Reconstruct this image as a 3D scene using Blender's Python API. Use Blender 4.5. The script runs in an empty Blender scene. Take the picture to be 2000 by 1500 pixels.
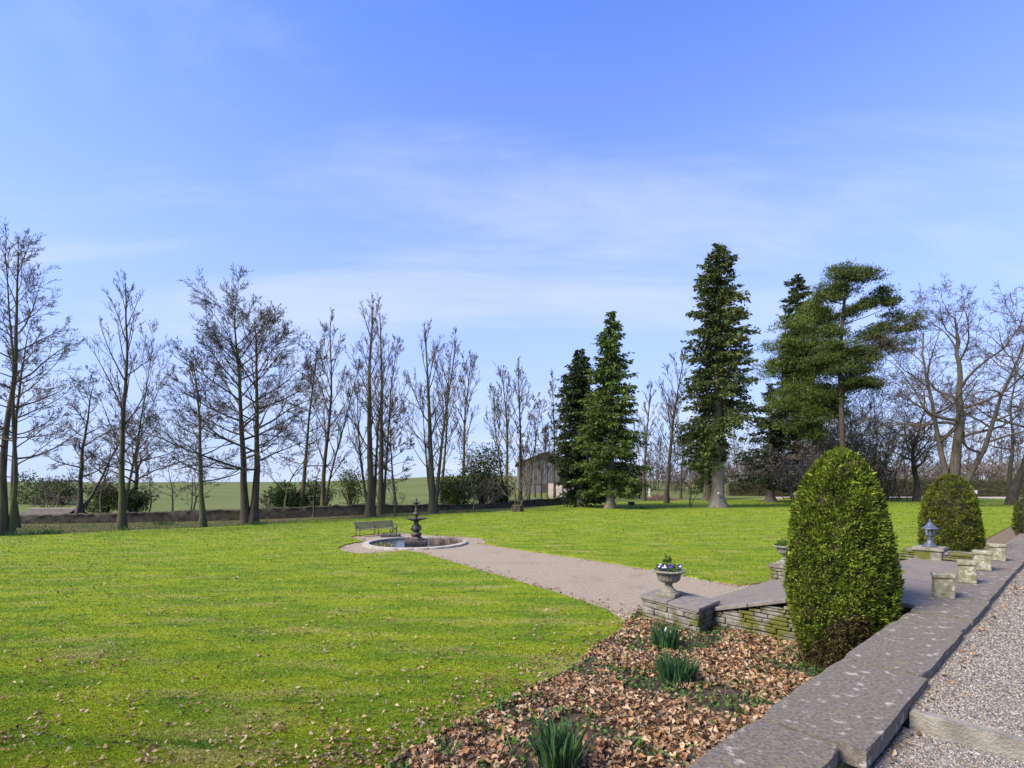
import bpy, bmesh, math, random
import numpy as np
from mathutils import Vector, Matrix
from mathutils.geometry import delaunay_2d_cdt
random.seed(7); rng = np.random.default_rng(7)
sc = bpy.context.scene
COL = sc.collection
R = math.radians
# ------------------------------------------------------------------ camera, sky, sun, exposure
CAMZ, F, HY = 1.6, 1000.0, 940.0          # eye height over the terrace, focal length and horizon in photo pixels
cd = bpy.data.cameras.new('camera'); cam = bpy.data.objects.new('camera', cd); COL.objects.link(cam)
cam.location = (0, 0, CAMZ); cam.rotation_euler = (R(90), 0, 0)
cd.sensor_width = 36; cd.lens = 18.0; cd.shift_y = (HY - 750) / 2000.0
cd.clip_start = .05; cd.clip_end = 5000
sc.camera = cam
SUN_EL, SUN_AZ = R(42), R(-118)            # azimuth from +Y, clockwise: sun stands to the left and a little behind
w = bpy.data.worlds.new('World'); sc.world = w; w.use_nodes = True
nt = w.node_tree; nt.nodes.clear()
def N(tree, typ, **kw):
    n = tree.nodes.new(typ)
    for k, v in kw.items(): setattr(n, k, v)
    return n
out = N(nt, 'ShaderNodeOutputWorld'); bg = N(nt, 'ShaderNodeBackground')
sky = N(nt, 'ShaderNodeTexSky', sky_type='NISHITA', sun_disc=False, sun_elevation=SUN_EL, sun_rotation=SUN_AZ)
sky.altitude = 0; sky.air_density = 1.0; sky.dust_density = .12; sky.ozone_density = 3.5
bg.inputs['Strength'].default_value = .10
tc = N(nt, 'ShaderNodeTexCoord'); sep = N(nt, 'ShaderNodeSeparateXYZ')
nt.links.new(tc.outputs['Generated'], sep.inputs[0])
def math_(tree, op, a, b=None, clamp=False):
    m = N(tree, 'ShaderNodeMath', operation=op); m.use_clamp = clamp
    for i, v in enumerate((a, b)):
        if v is None: continue
        if isinstance(v, (int, float)): m.inputs[i].default_value = v
        else: tree.links.new(v, m.inputs[i])
    return m.outputs[0]
zc = math_(nt, 'ADD', math_(nt, 'MAXIMUM', sep.outputs[2], 0.0), .22)
cx = math_(nt, 'DIVIDE', sep.outputs[0], zc); cy = math_(nt, 'DIVIDE', sep.outputs[1], zc)
cmb = N(nt, 'ShaderNodeCombineXYZ'); nt.links.new(cx, cmb.inputs[0]); nt.links.new(cy, cmb.inputs[1])
mp = N(nt, 'ShaderNodeMapping'); mp.inputs['Rotation'].default_value = (0, 0, R(-28)); mp.inputs['Scale'].default_value = (.35, 1.2, 1)
nt.links.new(cmb.outputs[0], mp.inputs[0])
n1 = N(nt, 'ShaderNodeTexNoise'); n1.inputs['Scale'].default_value = 1.7; n1.inputs['Detail'].default_value = 8; n1.inputs['Roughness'].default_value = .56; n1.inputs['Distortion'].default_value = .6
nt.links.new(mp.outputs[0], n1.inputs['Vector'])
rp = N(nt, 'ShaderNodeMapRange'); rp.interpolation_type = 'SMOOTHSTEP'
rp.inputs['From Min'].default_value = .42; rp.inputs['From Max'].default_value = .70; rp.inputs['To Max'].default_value = .55
nt.links.new(n1.outputs[0], rp.inputs['Value'])
mix = N(nt, 'ShaderNodeMix', data_type='RGBA')
tint = N(nt, 'ShaderNodeMix', data_type='RGBA', blend_type='MULTIPLY'); tint.inputs[0].default_value = 1; tint.inputs[7].default_value = (.61, .71, 1.18, 1)
nt.links.new(sky.outputs[0], tint.inputs[6])
hz = N(nt, 'ShaderNodeMapRange'); hz.interpolation_type = 'SMOOTHSTEP'; hz.inputs['From Min'].default_value = -.02; hz.inputs['From Max'].default_value = .78; hz.inputs['To Min'].default_value = .9; hz.inputs['To Max'].default_value = 0
nt.links.new(sep.outputs[2], hz.inputs['Value'])
hm = N(nt, 'ShaderNodeMix', data_type='RGBA'); nt.links.new(hz.outputs[0], hm.inputs[0]); nt.links.new(tint.outputs[2], hm.inputs[6]); hm.inputs[7].default_value = (1.66, 2.04, 3.0, 1)
nt.links.new(rp.outputs[0], mix.inputs[0]); nt.links.new(hm.outputs[2], mix.inputs[6])
mix.inputs[7].default_value = (2.3, 2.55, 3.1, 1)
nt.links.new(mix.outputs[2], bg.inputs['Color']); nt.links.new(bg.outputs[0], out.inputs[0])
sd = bpy.data.lights.new('sun', 'SUN'); sun = bpy.data.objects.new('sun', sd); COL.objects.link(sun)
sd.energy = 2.4; sd.angle = R(25); sd.color = (1, .91, .76)
sdir = Vector((math.sin(SUN_AZ) * math.cos(SUN_EL), math.cos(SUN_AZ) * math.cos(SUN_EL), math.sin(SUN_EL)))
sun.rotation_euler = sdir.to_track_quat('Z', 'Y').to_euler()
sc.view_settings.view_transform = 'Standard'; sc.view_settings.look = 'None'
sc.view_settings.exposure = 1.75; sc.view_settings.gamma = 1
try: sc.cycles.use_denoising = True
except Exception: pass

# ------------------------------------------------------------------ materials
MATS = {}
def mat(name, c1, c2=None, scale=8, rough=.85, bump=0, bscale=40, lo=.35, hi=.65, c3=None, scale3=1.5, lo3=.5, hi3=.7, c4=None, scale4=3, lo4=.5, hi4=.7, attr=False, transl=0, stretch=None, spec=.3, objcoord=False, metal=0):
    m = bpy.data.materials.new(name); m.use_nodes = True; t = m.node_tree
    b = t.nodes['Principled BSDF']; b.inputs['Roughness'].default_value = rough
    b.inputs['Specular IOR Level'].default_value = spec; b.inputs['Metallic'].default_value = metal
    if objcoord: co = N(t, 'ShaderNodeTexCoord').outputs['Object']
    else: co = N(t, 'ShaderNodeNewGeometry').outputs['Position']
    if stretch:
        mpn = N(t, 'ShaderNodeMapping'); mpn.inputs['Scale'].default_value = stretch; t.links.new(co, mpn.inputs[0]); co = mpn.outputs[0]
    def noise(s, det=5, ro=.6):
        n = N(t, 'ShaderNodeTexNoise'); n.inputs['Scale'].default_value = s; n.inputs['Detail'].default_value = det; n.inputs['Roughness'].default_value = ro
        t.links.new(co, n.inputs['Vector']); return n.outputs[0]
    def ramp(v, a, bb):
        r = N(t, 'ShaderNodeMapRange'); r.interpolation_type = 'SMOOTHSTEP'; r.inputs['From Min'].default_value = a; r.inputs['From Max'].default_value = bb
        t.links.new(v, r.inputs['Value']); return r.outputs[0]
    def mx(f, a, bb, mode='MIX'):
        x = N(t, 'ShaderNodeMix', data_type='RGBA', blend_type=mode)
        if isinstance(f, float): x.inputs[0].default_value = f
        else: t.links.new(f, x.inputs[0])
        for i, v in ((6, a), (7, bb)):
            if isinstance(v, tuple): x.inputs[i].default_value = (*v, 1)
            else: t.links.new(v, x.inputs[i])
        return x.outputs[2]
    col = c1
    if c2: col = mx(ramp(noise(scale), lo, hi), c1, c2)
    if c3: col = mx(ramp(noise(scale3, 6), lo3, hi3), col, c3)
    if c4: col = mx(ramp(noise(scale4, 4), lo4, hi4), col, c4)
    if attr:
        a = N(t, 'ShaderNodeAttribute'); a.attribute_name = 'Col'
        col = mx(1.0, col, a.outputs['Color'], 'MULTIPLY')
    if isinstance(col, tuple): b.inputs['Base Color'].default_value = (*col, 1)
    else: t.links.new(col, b.inputs['Base Color'])
    if bump:
        bn = N(t, 'ShaderNodeBump'); bn.inputs['Strength'].default_value = min(bump, 1); bn.inputs['Distance'].default_value = .02
        t.links.new(noise(bscale, 6, .65), bn.inputs['Height']); t.links.new(bn.outputs[0], b.inputs['Normal'])
    if transl:
        o = t.nodes['Material Output']; tr = N(t, 'ShaderNodeBsdfTranslucent'); ms = N(t, 'ShaderNodeMixShader'); ms.inputs[0].default_value = transl
        if isinstance(col, tuple): tr.inputs[0].default_value = (*col, 1)
        else: t.links.new(col, tr.inputs[0])
        t.links.new(b.outputs[0], ms.inputs[1]); t.links.new(tr.outputs[0], ms.inputs[2]); t.links.new(ms.outputs[0], o.inputs[0])
    MATS[name] = m
    return m
GR1, GR2, GR3, GR4 = (.112, .180, .012), (.198, .242, .014), (.27, .245, .075), (.072, .130, .012)
LW = dict(c3=GR3, scale3=1.1, lo3=.50, hi3=.78, c4=GR4, scale4=2.3, lo4=.56, hi4=.7, stretch=(.5, 1.35, 1))
mat('lawn', GR1, GR2, 1.5, .95, .6, 60, .36, .64, spec=.1, **LW)
mat('grass_blade', GR1, GR2, 1.5, .8, 0, 1, .36, .64, attr=True, transl=.5, spec=.15, **LW)
mat('rough_ground', (.055, .085, .018), (.13, .125, .05), .7, .95, .8, 12, .35, .65, (.115, .085, .05), .25, .45, .62, spec=.1)
mat('rough_blade', (.07, .10, .02), (.16, .15, .07), .7, .9, 0, 1, attr=True, transl=.25, spec=.1)
mat('field', (.088, .115, .028), (.120, .135, .042), .05, .95, .3, 2, .35, .65, spec=.1)
mat('litter', (.22, .155, .09), (.09, .075, .045), 22, .9, 1, 40)
mat('soil', (.045, .032, .022), (.085, .06, .04), 12, .95, 1, 60)
mat('gravel_path', (.20, .158, .105), (.375, .31, .222), 34, .95, 1, 60, .38, .62, (.20, .155, .11), .8, .55, .78)
mat('gravel', (.15, .13, .105), (.34, .30, .25), 60, .9, 1, 80)
mat('pebble', (.9, .9, .9), None, attr=True, rough=.75)
mat('leaf', (.9, .9, .9), None, attr=True, rough=.7, transl=.2)
mat('tarmac', (.155, .127, .10), (.23, .195, .155), 30, .92, .6, 140, c3=(.13, .12, .12), scale3=2.0)
mat('coping', (.122, .103, .080), (.225, .193, .150), 38, .92, 1, 90, c3=(.42, .39, .32), scale3=9, lo3=.57, hi3=.67, c4=(.25, .20, .10), scale4=4.3, lo4=.62, hi4=.72)
mat('coping_moss', (.17, .15, .135), (.23, .205, .18), 9, .92, 1, 55, c3=(.19, .185, .05), scale3=4, lo3=.60, hi3=.72)
mat('wall_stone', (.13, .115, .095), (.26, .235, .20), 5, .92, 1, 40, c3=(.095, .105, .018), scale3=3.2, lo3=.42, hi3=.58)
mat('wall_dark', (.04, .035, .03), (.07, .06, .05), 8, .95)
mat('mossy_stone', (.17, .165, .085), (.29, .27, .18), 14, .92, 1, 60, c3=(.42, .42, .34), scale3=16, lo3=.52, hi3=.64)
mat('pale_stone', (.33, .295, .235), (.43, .39, .32), 9, .9, .8, 50, c3=(.27, .25, .21), scale3=6)
mat('urn_stone', (.17, .155, .12), (.27, .25, .20), 14, .92, .8, 60, c3=(.15, .16, .07), scale3=7)
mat('bark', (.048, .038, .026), (.085, .068, .046), 5, .95, 1, 14, stretch=(1, 1, .25), c3=(.075, .085, .028), scale3=.9, lo3=.45, hi3=.65)
mat('bark_grey', (.12, .10, .08), (.19, .165, .135), 4, .95, 1, 10, stretch=(1, 1, .2), c3=(.10, .10, .05), scale3=.8)
mat('bark_pine', (.06, .042, .032), (.10, .07, .05), 4, .95, 1, 10)
mat('bark_oak', (.046, .039, .030), (.085, .073, .056), 5, .95, 1, 12, stretch=(1, 1, .3), c3=(.065, .07, .03), scale3=.8)
mat('kerb', (.20, .178, .14), (.30, .275, .225), 9, .92, 1, 50, c3=(.20, .18, .14), scale3=5)
mat('twig', (.062, .047, .034), (.10, .077, .054), 3, .9)
mat('twig_pale', (.14, .115, .085), (.19, .15, .11), 3, .9)
mat('conifer_leaf', (.9, .9, .9), None, attr=True, rough=.75, transl=.2, spec=.2)
mat('core', (.022, .026, .01), (.04, .032, .018), 6, .95)
mat('iron', (.035, .026, .024), (.075, .05, .043), 9, .55, .5, 50, spec=.5)
mat('lamp_paint', (.055, .065, .095), (.075, .085, .12), 20, .45, spec=.5)
mat('wood_grey', (.14, .115, .08), (.23, .195, .135), 9, .9, .7, 60, stretch=(1, 1, 6))
mat('slab_dark', (.05, .048, .045), (.085, .08, .072), 10, .85, .5, 40)
mat('barn_clad', (.115, .112, .115), (.155, .15, .153), 1.5, .9)
mat('barn_roof', (.055, .047, .045), (.08, .07, .068), 1.5, .9)
mat('yard', (.30, .235, .17), (.36, .29, .22), .6, .95)
mat('drive', (.30, .25, .21), (.38, .32, .27), 1, .95)
mat('shed_roof', (.075, .062, .046), (.12, .10, .075), 3, .9)
mat('white', (.72, .74, .76), None, rough=.6)
mat('terracotta_dark', (.035, .03, .027), (.06, .05, .045), 12, .9)
mat('brush', (.17, .105, .075), (.25, .165, .12), 5, .95)
mat('hedge_core', (.045, .042, .022), (.075, .065, .035), 2, .95)
def glass(name, col, rough=.05):
    m = bpy.data.materials.new(name); m.use_nodes = True
    b = m.node_tree.nodes['Principled BSDF']; b.inputs['Base Color'].default_value = (*col, 1); b.inputs['Roughness'].default_value = rough
    b.inputs['Transmission Weight'].default_value = 1; b.inputs['IOR'].default_value = 1.33; MATS[name] = m
glass('lamp_glass', (.85, .8, .75), .25); glass('stream', (.95, .97, 1), .15)
m = mat('water', (.012, .016, .018), (.03, .035, .035), 3, .08, .35, 9, spec=.5)

# ------------------------------------------------------------------ mesh helpers
def link(name, me, m=None, parent=None):
    o = bpy.data.objects.new(name, me); COL.objects.link(o)
    if m and me and not me.materials: me.materials.append(MATS[m])
    if parent: o.parent = parent
    return o
def tag(o, label=None, cat=None, group=None, kind=None):
    for k, v in (('label', label), ('category', cat), ('group', group), ('kind', kind)):
        if v: o[k] = v
    return o
def thing(name, label, cat, loc=(0, 0, 0), rz=0, group=None):
    o = bpy.data.objects.new(name, None); COL.objects.link(o); o.location = loc; o.rotation_euler.z = rz
    o.empty_display_size = .2
    return tag(o, label, cat, group)
def np_mesh(name, V, Fs, col=None, smooth=False):
    me = bpy.data.meshes.new(name); V = np.asarray(V, np.float32)
    if not isinstance(Fs, list): Fs = [Fs]
    Fs = [np.asarray(f, np.int32) for f in Fs if len(f)]
    me.vertices.add(len(V)); me.vertices.foreach_set('co', V.ravel())
    me.loops.add(sum(f.size for f in Fs)); me.loops.foreach_set('vertex_index', np.concatenate([f.ravel() for f in Fs]))
    tot = np.concatenate([np.full(len(f), f.shape[1], np.int32) for f in Fs])
    me.polygons.add(len(tot)); st = np.zeros(len(tot), np.int32); st[1:] = np.cumsum(tot)[:-1]
    me.polygons.foreach_set('loop_start', st)
    try: me.polygons.foreach_set('loop_total', tot)
    except Exception: pass
    if smooth: me.polygons.foreach_set('use_smooth', np.ones(len(tot), bool))
    if col is not None:
        a = me.color_attributes.new('Col', 'FLOAT_COLOR', 'POINT')
        c4 = np.ones((len(V), 4), np.float32); c4[:, :3] = col; a.data.foreach_set('color', c4.ravel())
    me.update(calc_edges=True); me.validate()
    return me
def bm_obj(name, bm, m, parent=None, smooth=False):
    bmesh.ops.recalc_face_normals(bm, faces=bm.faces)
    me = bpy.data.meshes.new(name); bm.to_mesh(me); bm.free()
    if smooth:
        for p in me.polygons: p.use_smooth = True
    return link(name, me, m, parent)
def box_bm(sx, sy, sz, bev=0, jit=0, seg=1):
    bm = bmesh.new(); bmesh.ops.create_cube(bm, size=1)
    for v in bm.verts:
        v.co = Vector((v.co.x * sx, v.co.y * sy, v.co.z * sz)) + Vector((random.uniform(-jit, jit), random.uniform(-jit, jit), random.uniform(-jit, jit)))
    if bev: bmesh.ops.bevel(bm, geom=bm.edges[:], offset=bev, segments=seg, affect='EDGES', profile=.6)
    return bm
def lathe_bm(prof, n=24, mod=None, square=False):
    bm = bmesh.new(); rings = []
    for r, z in prof:
        ring = []
        for i in range(n):
            a = 2 * math.pi * (i + .5) / n
            k = mod(a, z) if mod else 1
            ring.append(bm.verts.new((r * k * math.cos(a), r * k * math.sin(a), z)))
        rings.append(ring)
    for a, b in zip(rings, rings[1:]):
        for i in range(n): bm.faces.new((a[i], a[(i + 1) % n], b[(i + 1) % n], b[i]))
    bm.faces.new(rings[0][::-1]); bm.faces.new(rings[-1])
    return bm
def prism_bm(pts, z0, z1):
    """polygon pts (x,y) from z0 to z1; z may be lists per point"""
    bm = bmesh.new(); n = len(pts)
    g = lambda z, i: z[i] if isinstance(z, (list, tuple)) else z
    a = [bm.verts.new((p[0], p[1], g(z0, i))) for i, p in enumerate(pts)]; b = [bm.verts.new((p[0], p[1], g(z1, i))) for i, p in enumerate(pts)]
    bm.faces.new(a[::-1]); bm.faces.new(b)
    for i in range(n): bm.faces.new((a[i], a[(i + 1) % n], b[(i + 1) % n], b[i]))
    return bm
class Tubes:
    """polylines gathered by shape, meshed together with numpy"""
    def __init__(s): s.g = {}
    def add(s, pts, rad, k=3): s.g.setdefault((len(pts), k), []).append((pts, rad))
    def build(s):
        Vs, Fs, off = [], [], 0
        for (n, k), L in s.g.items():
            P = np.array([a for a, _ in L], np.float64); Rr = np.array([b for _, b in L], np.float64); B = len(P)
            T = np.empty_like(P); T[:, 1:-1] = P[:, 2:] - P[:, :-2]; T[:, 0] = P[:, 1] - P[:, 0]; T[:, -1] = P[:, -1] - P[:, -2]
            T /= np.linalg.norm(T, axis=2, keepdims=True) + 1e-9
            m = np.abs((P[:, -1] - P[:, 0])); m /= np.linalg.norm(m, axis=1, keepdims=True) + 1e-9
            up = np.zeros((B, 3)); up[np.arange(B), np.argmin(m, axis=1)] = 1
            U = np.cross(T, up[:, None, :]); U /= np.linalg.norm(U, axis=2, keepdims=True) + 1e-9
            W = np.cross(T, U)
            if k == 1:      # finest twigs: a flat tapering strip
                ph = np.random.default_rng(B).random(B)[:, None, None] * 6.283
                U = np.cos(ph) * U + np.sin(ph) * W
                V = np.stack([P - 1.25 * Rr[..., None] * U, P + 1.25 * Rr[..., None] * U], 2); idx = off + np.arange(B * n * 2).reshape(B, n, 2)
                Fs.append(np.stack([idx[:, :-1, 0], idx[:, :-1, 1], idx[:, 1:, 1], idx[:, 1:, 0]], -1).reshape(-1, 4)); Vs.append(V.reshape(-1, 3)); off += B * n * 2
                continue
            an = 2 * np.pi * np.arange(k) / k
            V = P[:, :, None, :] + Rr[:, :, None, None] * (np.cos(an)[None, None, :, None] * U[:, :, None, :] + np.sin(an)[None, None, :, None] * W[:, :, None, :])
            idx = off + np.arange(B * n * k).reshape(B, n, k)
            a = idx[:, :-1, :]; b = idx[:, 1:, :]
            f = np.stack([a, np.roll(a, -1, 2), np.roll(b, -1, 2), b], -1).reshape(-1, 4)
            Vs.append(V.reshape(-1, 3)); Fs.append(f); off += B * n * k
        return np.concatenate(Vs), Fs
    def obj(s, name, m, parent=None, smooth=True):
        V, Fs = s.build(); return link(name, np_mesh(name, V, Fs, smooth=smooth), m, parent)
def tube_obj(name, pts, rad, m, parent=None, k=8):
    t = Tubes(); t.add(pts, rad if isinstance(rad, (list, tuple)) else [rad] * len(pts), k); return t.obj(name, m, parent)

# ------------------------------------------------------------------ ground heights and pixel -> ground
def sstep(a, b, x):
    t = np.clip((np.asarray(x, float) - a) / (b - a), 0, 1); return t * t * (3 - 2 * t)
def zg(X, Y):
    z = -.70 - .02 * np.clip(Y, 0, 22)
    z = z - .62 * sstep(22, 44, Y) * sstep(4, -28, X)
    return z
def G(px, py, dz=0.0):
    """ground point seen at a photo pixel"""
    u = (px - 1000) / F; v = (py - HY) / F; Z = 2.5 / max(v, .012)
    for _ in range(40): Z = .5 * Z + .5 * (CAMZ - float(zg(u * Z, Z)) - dz) / max(v, .012)
    return (u * Z, Z)
def GN(px, py):
    u = (px - 1000) / F; v = np.maximum((py - HY) / F, .012); Z = 2.5 / v
    for _ in range(30): Z = .5 * Z + .5 * (CAMZ - zg(u * Z, Z)) / v
    return u * Z, Z
TH = R(48.7); D = (math.sin(TH), math.cos(TH)); NN = (-math.cos(TH), math.sin(TH))
def W(s, t): return (-1.0 + D[0] * t + NN[0] * s, 1.138 + D[1] * t + NN[1] * s)
def inpoly(X, Y, poly):
    ins = np.zeros(np.shape(X), bool); n = len(poly)
    for i in range(n):
        x1, y1 = poly[i]; x2, y2 = poly[(i + 1) % n]
        if y1 == y2: continue
        c = ((y1 > Y) != (y2 > Y)) & (X < (x2 - x1) * (Y - y1) / (y2 - y1) + x1); ins ^= c
    return ins
def dense(poly, step=.35):
    o = []
    for (x1, y1), (x2, y2) in zip(poly, poly[1:] + poly[:1]):
        d = math.hypot(x2 - x1, y2 - y1); st = step * max(1, math.hypot(x1, y1) / 9); n = max(1, int(d / st))
        for i in range(n): o.append((x1 + (x2 - x1) * i / n, y1 + (y2 - y1) * i / n))
    return o
def smooth_poly(p, it=2):
    for _ in range(it):
        q = []
        for a, b in zip(p, p[1:] + p[:1]): q += [(.75 * a[0] + .25 * b[0], .75 * a[1] + .25 * b[1]), (.25 * a[0] + .75 * b[0], .25 * a[1] + .75 * b[1])]
        p = q
    return p
def sheet(name, poly, dz, m, grid=(), skirt=0.0, wob=0.0):
    pts = [Vector(p) for p in poly]; n = len(pts)
    gx = [Vector(p) for p in grid]
    if gx:
        ins = inpoly(np.array([g.x for g in gx]), np.array([g.y for g in gx]), poly); gx = [g for g, i in zip(gx, ins) if i]
    V, E, Fc, *_ = delaunay_2d_cdt(pts + gx, [(i, (i + 1) % n) for i in range(n)], [], 0, 1e-5)
    V = np.array([(v.x, v.y) for v in V]); Fc = np.array([f for f in Fc if len(f) == 3])
    c = V[Fc].mean(1); Fc = Fc[inpoly(c[:, 0], c[:, 1], poly)]
    z = zg(V[:, 0], V[:, 1]) + dz
    if wob: z = z + wob * (np.sin(V[:, 0] * 1.7 + 1.3 * np.sin(V[:, 1] * .9)) * np.sin(V[:, 1] * 1.3 + .5))
    V3 = np.column_stack([V, z])
    a, b, cc = V3[Fc[:, 0]], V3[Fc[:, 1]], V3[Fc[:, 2]]; nz = np.cross(b - a, cc - a)[:, 2]; Fc[nz < 0] = Fc[nz < 0][:, ::-1]
    Fs = [Fc]
    if skirt:
        P = np.array(poly); zt = zg(P[:, 0], P[:, 1]) + dz
        o = len(V3); top = np.column_stack([P, zt]); bot = np.column_stack([P, zt - skirt]); V3 = np.concatenate([V3, top, bot])
        i = np.arange(n); j = (i + 1) % n; Fs.append(np.column_stack([o + i, o + j, o + n + j, o + n + i]))
    o = link(name, np_mesh(name, V3, Fs), m); tag(o, kind='structure'); return o

# outlines traced on the ground
path_px = [(1222, 1214), (1180, 1188), (1100, 1161), (1000, 1131), (900, 1102), (825, 1080), (790, 1075), (740, 1079), (700, 1081), (668, 1076), (660, 1069), (676, 1062), (705, 1057), (702, 1053), (684, 1049), (690, 1046), (740, 1041.5), (785, 1038.5), (800, 1041), (850, 1044), (900, 1047), (938, 1049), (951, 1054), (946, 1060), (965, 1064), (1050, 1077), (1150, 1091), (1250, 1107), (1330, 1121), (1400, 1134), (1450, 1140), (1490, 1137)]
path_w = [G(*p) for p in path_px] + [W(3.9, 13.7), W(3.0, 13.7), W(3.0, 8.5), W(4.4, 8.5)]
path_s = dense(path_w, .5)
bed_px = [(1222, 1214), (1216, 1228), (1170, 1256), (1118, 1302), (1040, 1342), (960, 1377), (880, 1420), (800, 1462), (735, 1502)]
bed_w = [G(*p) for p in bed_px]
far_px = [(-900, 1100), (-300, 1064), (0, 1047), (100, 1043), (240, 1036), (400, 1030), (500, 1024), (620, 1015), (720, 1012), (850, 1004), (960, 1000), (1010, 996), (1060, 990), (1150, 981), (1250, 976.5), (1500, 974), (1750, 973), (2100, 973), (2600, 975)]
far_w = [G(*p) for p in far_px]
nb0 = W(1.9, 13.8); nb1 = W(1.9, 70)
# lawn outline: along the far edge, round by the right, back along the terrace bed, the far wing wall, the path, the near bed
lawn_poly = dense(far_w + [(95, 60), nb1, nb0, W(4.05, 13.8)] + [G(*p) for p in path_px[::-1]] + bed_w[1:] + [(-2.3, 3.2), (-6, 2.2), (-14, 2.2)], .45)
gpts = []
for Zr in np.geomspace(2.4, 80, 46):
    for u in np.linspace(-1.5, 1.6, 60):
        gpts.append((u * Zr + random.uniform(-.02, .02) * Zr, Zr * (1 + random.uniform(-.015, .015))))
# ------------------------------------------------------------------ the setting
def ground():
    xs = np.concatenate([-np.geomspace(1500, 20, 22), np.linspace(-18, 60, 60), np.geomspace(64, 1500, 18)]); ys = np.concatenate([[-60, -20, -6], np.linspace(-2, 62, 60), np.geomspace(66, 3000, 20)])
    X, Y = np.meshgrid(xs, ys); Z = zg(X, Y) - .05
    s = (X + 1.0) * NN[0] + (Y - 1.138) * NN[1]              # under the terrace the ground drops away out of sight
    Z = Z - .6 * sstep(.3, -.4, s)
    V = np.column_stack([X.ravel(), Y.ravel(), Z.ravel()]); nx = len(xs); ny = len(ys)
    i = (np.arange(ny - 1)[:, None] * nx + np.arange(nx - 1)[None]).ravel()
    tag(link('ground', np_mesh('ground', V, np.column_stack([i, i + 1, i + nx + 1, i + nx])), 'rough_ground'), kind='structure')
ground()
sheet('lawn', lawn_poly, 0, 'lawn', gpts, skirt=.1)
sheet('gravel_path', path_s, -.046, 'gravel_path', gpts)
bed_poly = dense([W(.05, .2), W(.05, 8.35), W(4.35, 8.45)] + bed_w + [(-1.9, 3.0)], .4)
sheet('flower_bed', bed_poly, -.035, 'soil', gpts)
bed2_poly = dense([W(.05, 13.85), W(.05, 60), W(1.9, 60), W(1.9, 13.85)], .6)
sheet('flower_bed_far', bed2_poly, -.03, 'litter')
def field():
    px = np.linspace(-700, 1500, 90); Zs = np.concatenate([np.linspace(0, 1, 26), [1.3, 2.2]])
    wx = [-700, -100, 100, 300, 500, 700, 950, 1130, 1500]; wz = [40, 39, 41, 43, 45, 48, 53, 62, 75]
    cxs = [-700, 0, 500, 700, 850, 950, 1040, 1500]; cys = [936, 941, 943, 938, 931, 927, 932, 945]
    U = (px - 1000) / F; z0 = np.interp(px, wx, wz); cr = CAMZ + (HY - np.interp(px, cxs, cys)) / F * 230
    V = []
    for f in Zs:
        Y = z0 + (230 - z0) * f if f <= 1 else 230 * f
        base = zg(U * z0, z0) - .02
        h = base + (cr - base) * (np.clip(f, 0, 1) ** 1.35) if f <= 1 else cr - (f - 1) * 25
        V.append(np.column_stack([U * Y, Y * np.ones_like(U), h * np.ones_like(U)]))
    V = np.concatenate(V); nx = len(px); i = (np.arange(len(Zs) - 1)[:, None] * nx + np.arange(nx - 1)[None]).ravel()
    tag(link('field', np_mesh('field', V, np.column_stack([i, i + 1, i + nx + 1, i + nx]), smooth=True), 'field'), kind='structure')
field()
d1, d2, d3, d4 = G(1330, 973.5), G(2600, 975), G(2600, 970), G(1330, 970.5)
sheet('driveway', dense([d1, d2, d3, d4], 3), .012, 'drive')
# terrace gravel and the paved landing
def flat(name, pts, z, m, th=.0):
    bm = prism_bm(pts, z - max(th, .3), z); return tag(bm_obj(name, bm, m), kind='structure')
flat('terrace_gravel', [W(-.505, 4.7), W(-.505, 60), W(-14, 60), W(-14, 4.7)], -.075, 'gravel')
flat('lower_gravel', [W(-.42, -6), W(-.42, 4.55), W(-14, 4.55), W(-14, -6)], -.17, 'gravel')
flat('landing_pavement', [W(.012, 8.72), W(.95, 8.72), W(.95, 13.45), W(.012, 13.45)], -.012, 'tarmac')
zr = -.80
rb = prism_bm([W(.952, 8.72), W(3.9, 8.72), W(3.9, 13.45), W(.952, 13.45)], [-1.2] * 4, [-.012, zr - .1, zr - .1, -.012])
tag(bm_obj('ramp_pavement', rb, 'tarmac'), kind='structure')
def ramp_z(s): return -.012 if s < .95 else -.012 + (zr - .088) * (s - .95) / 2.95

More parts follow.
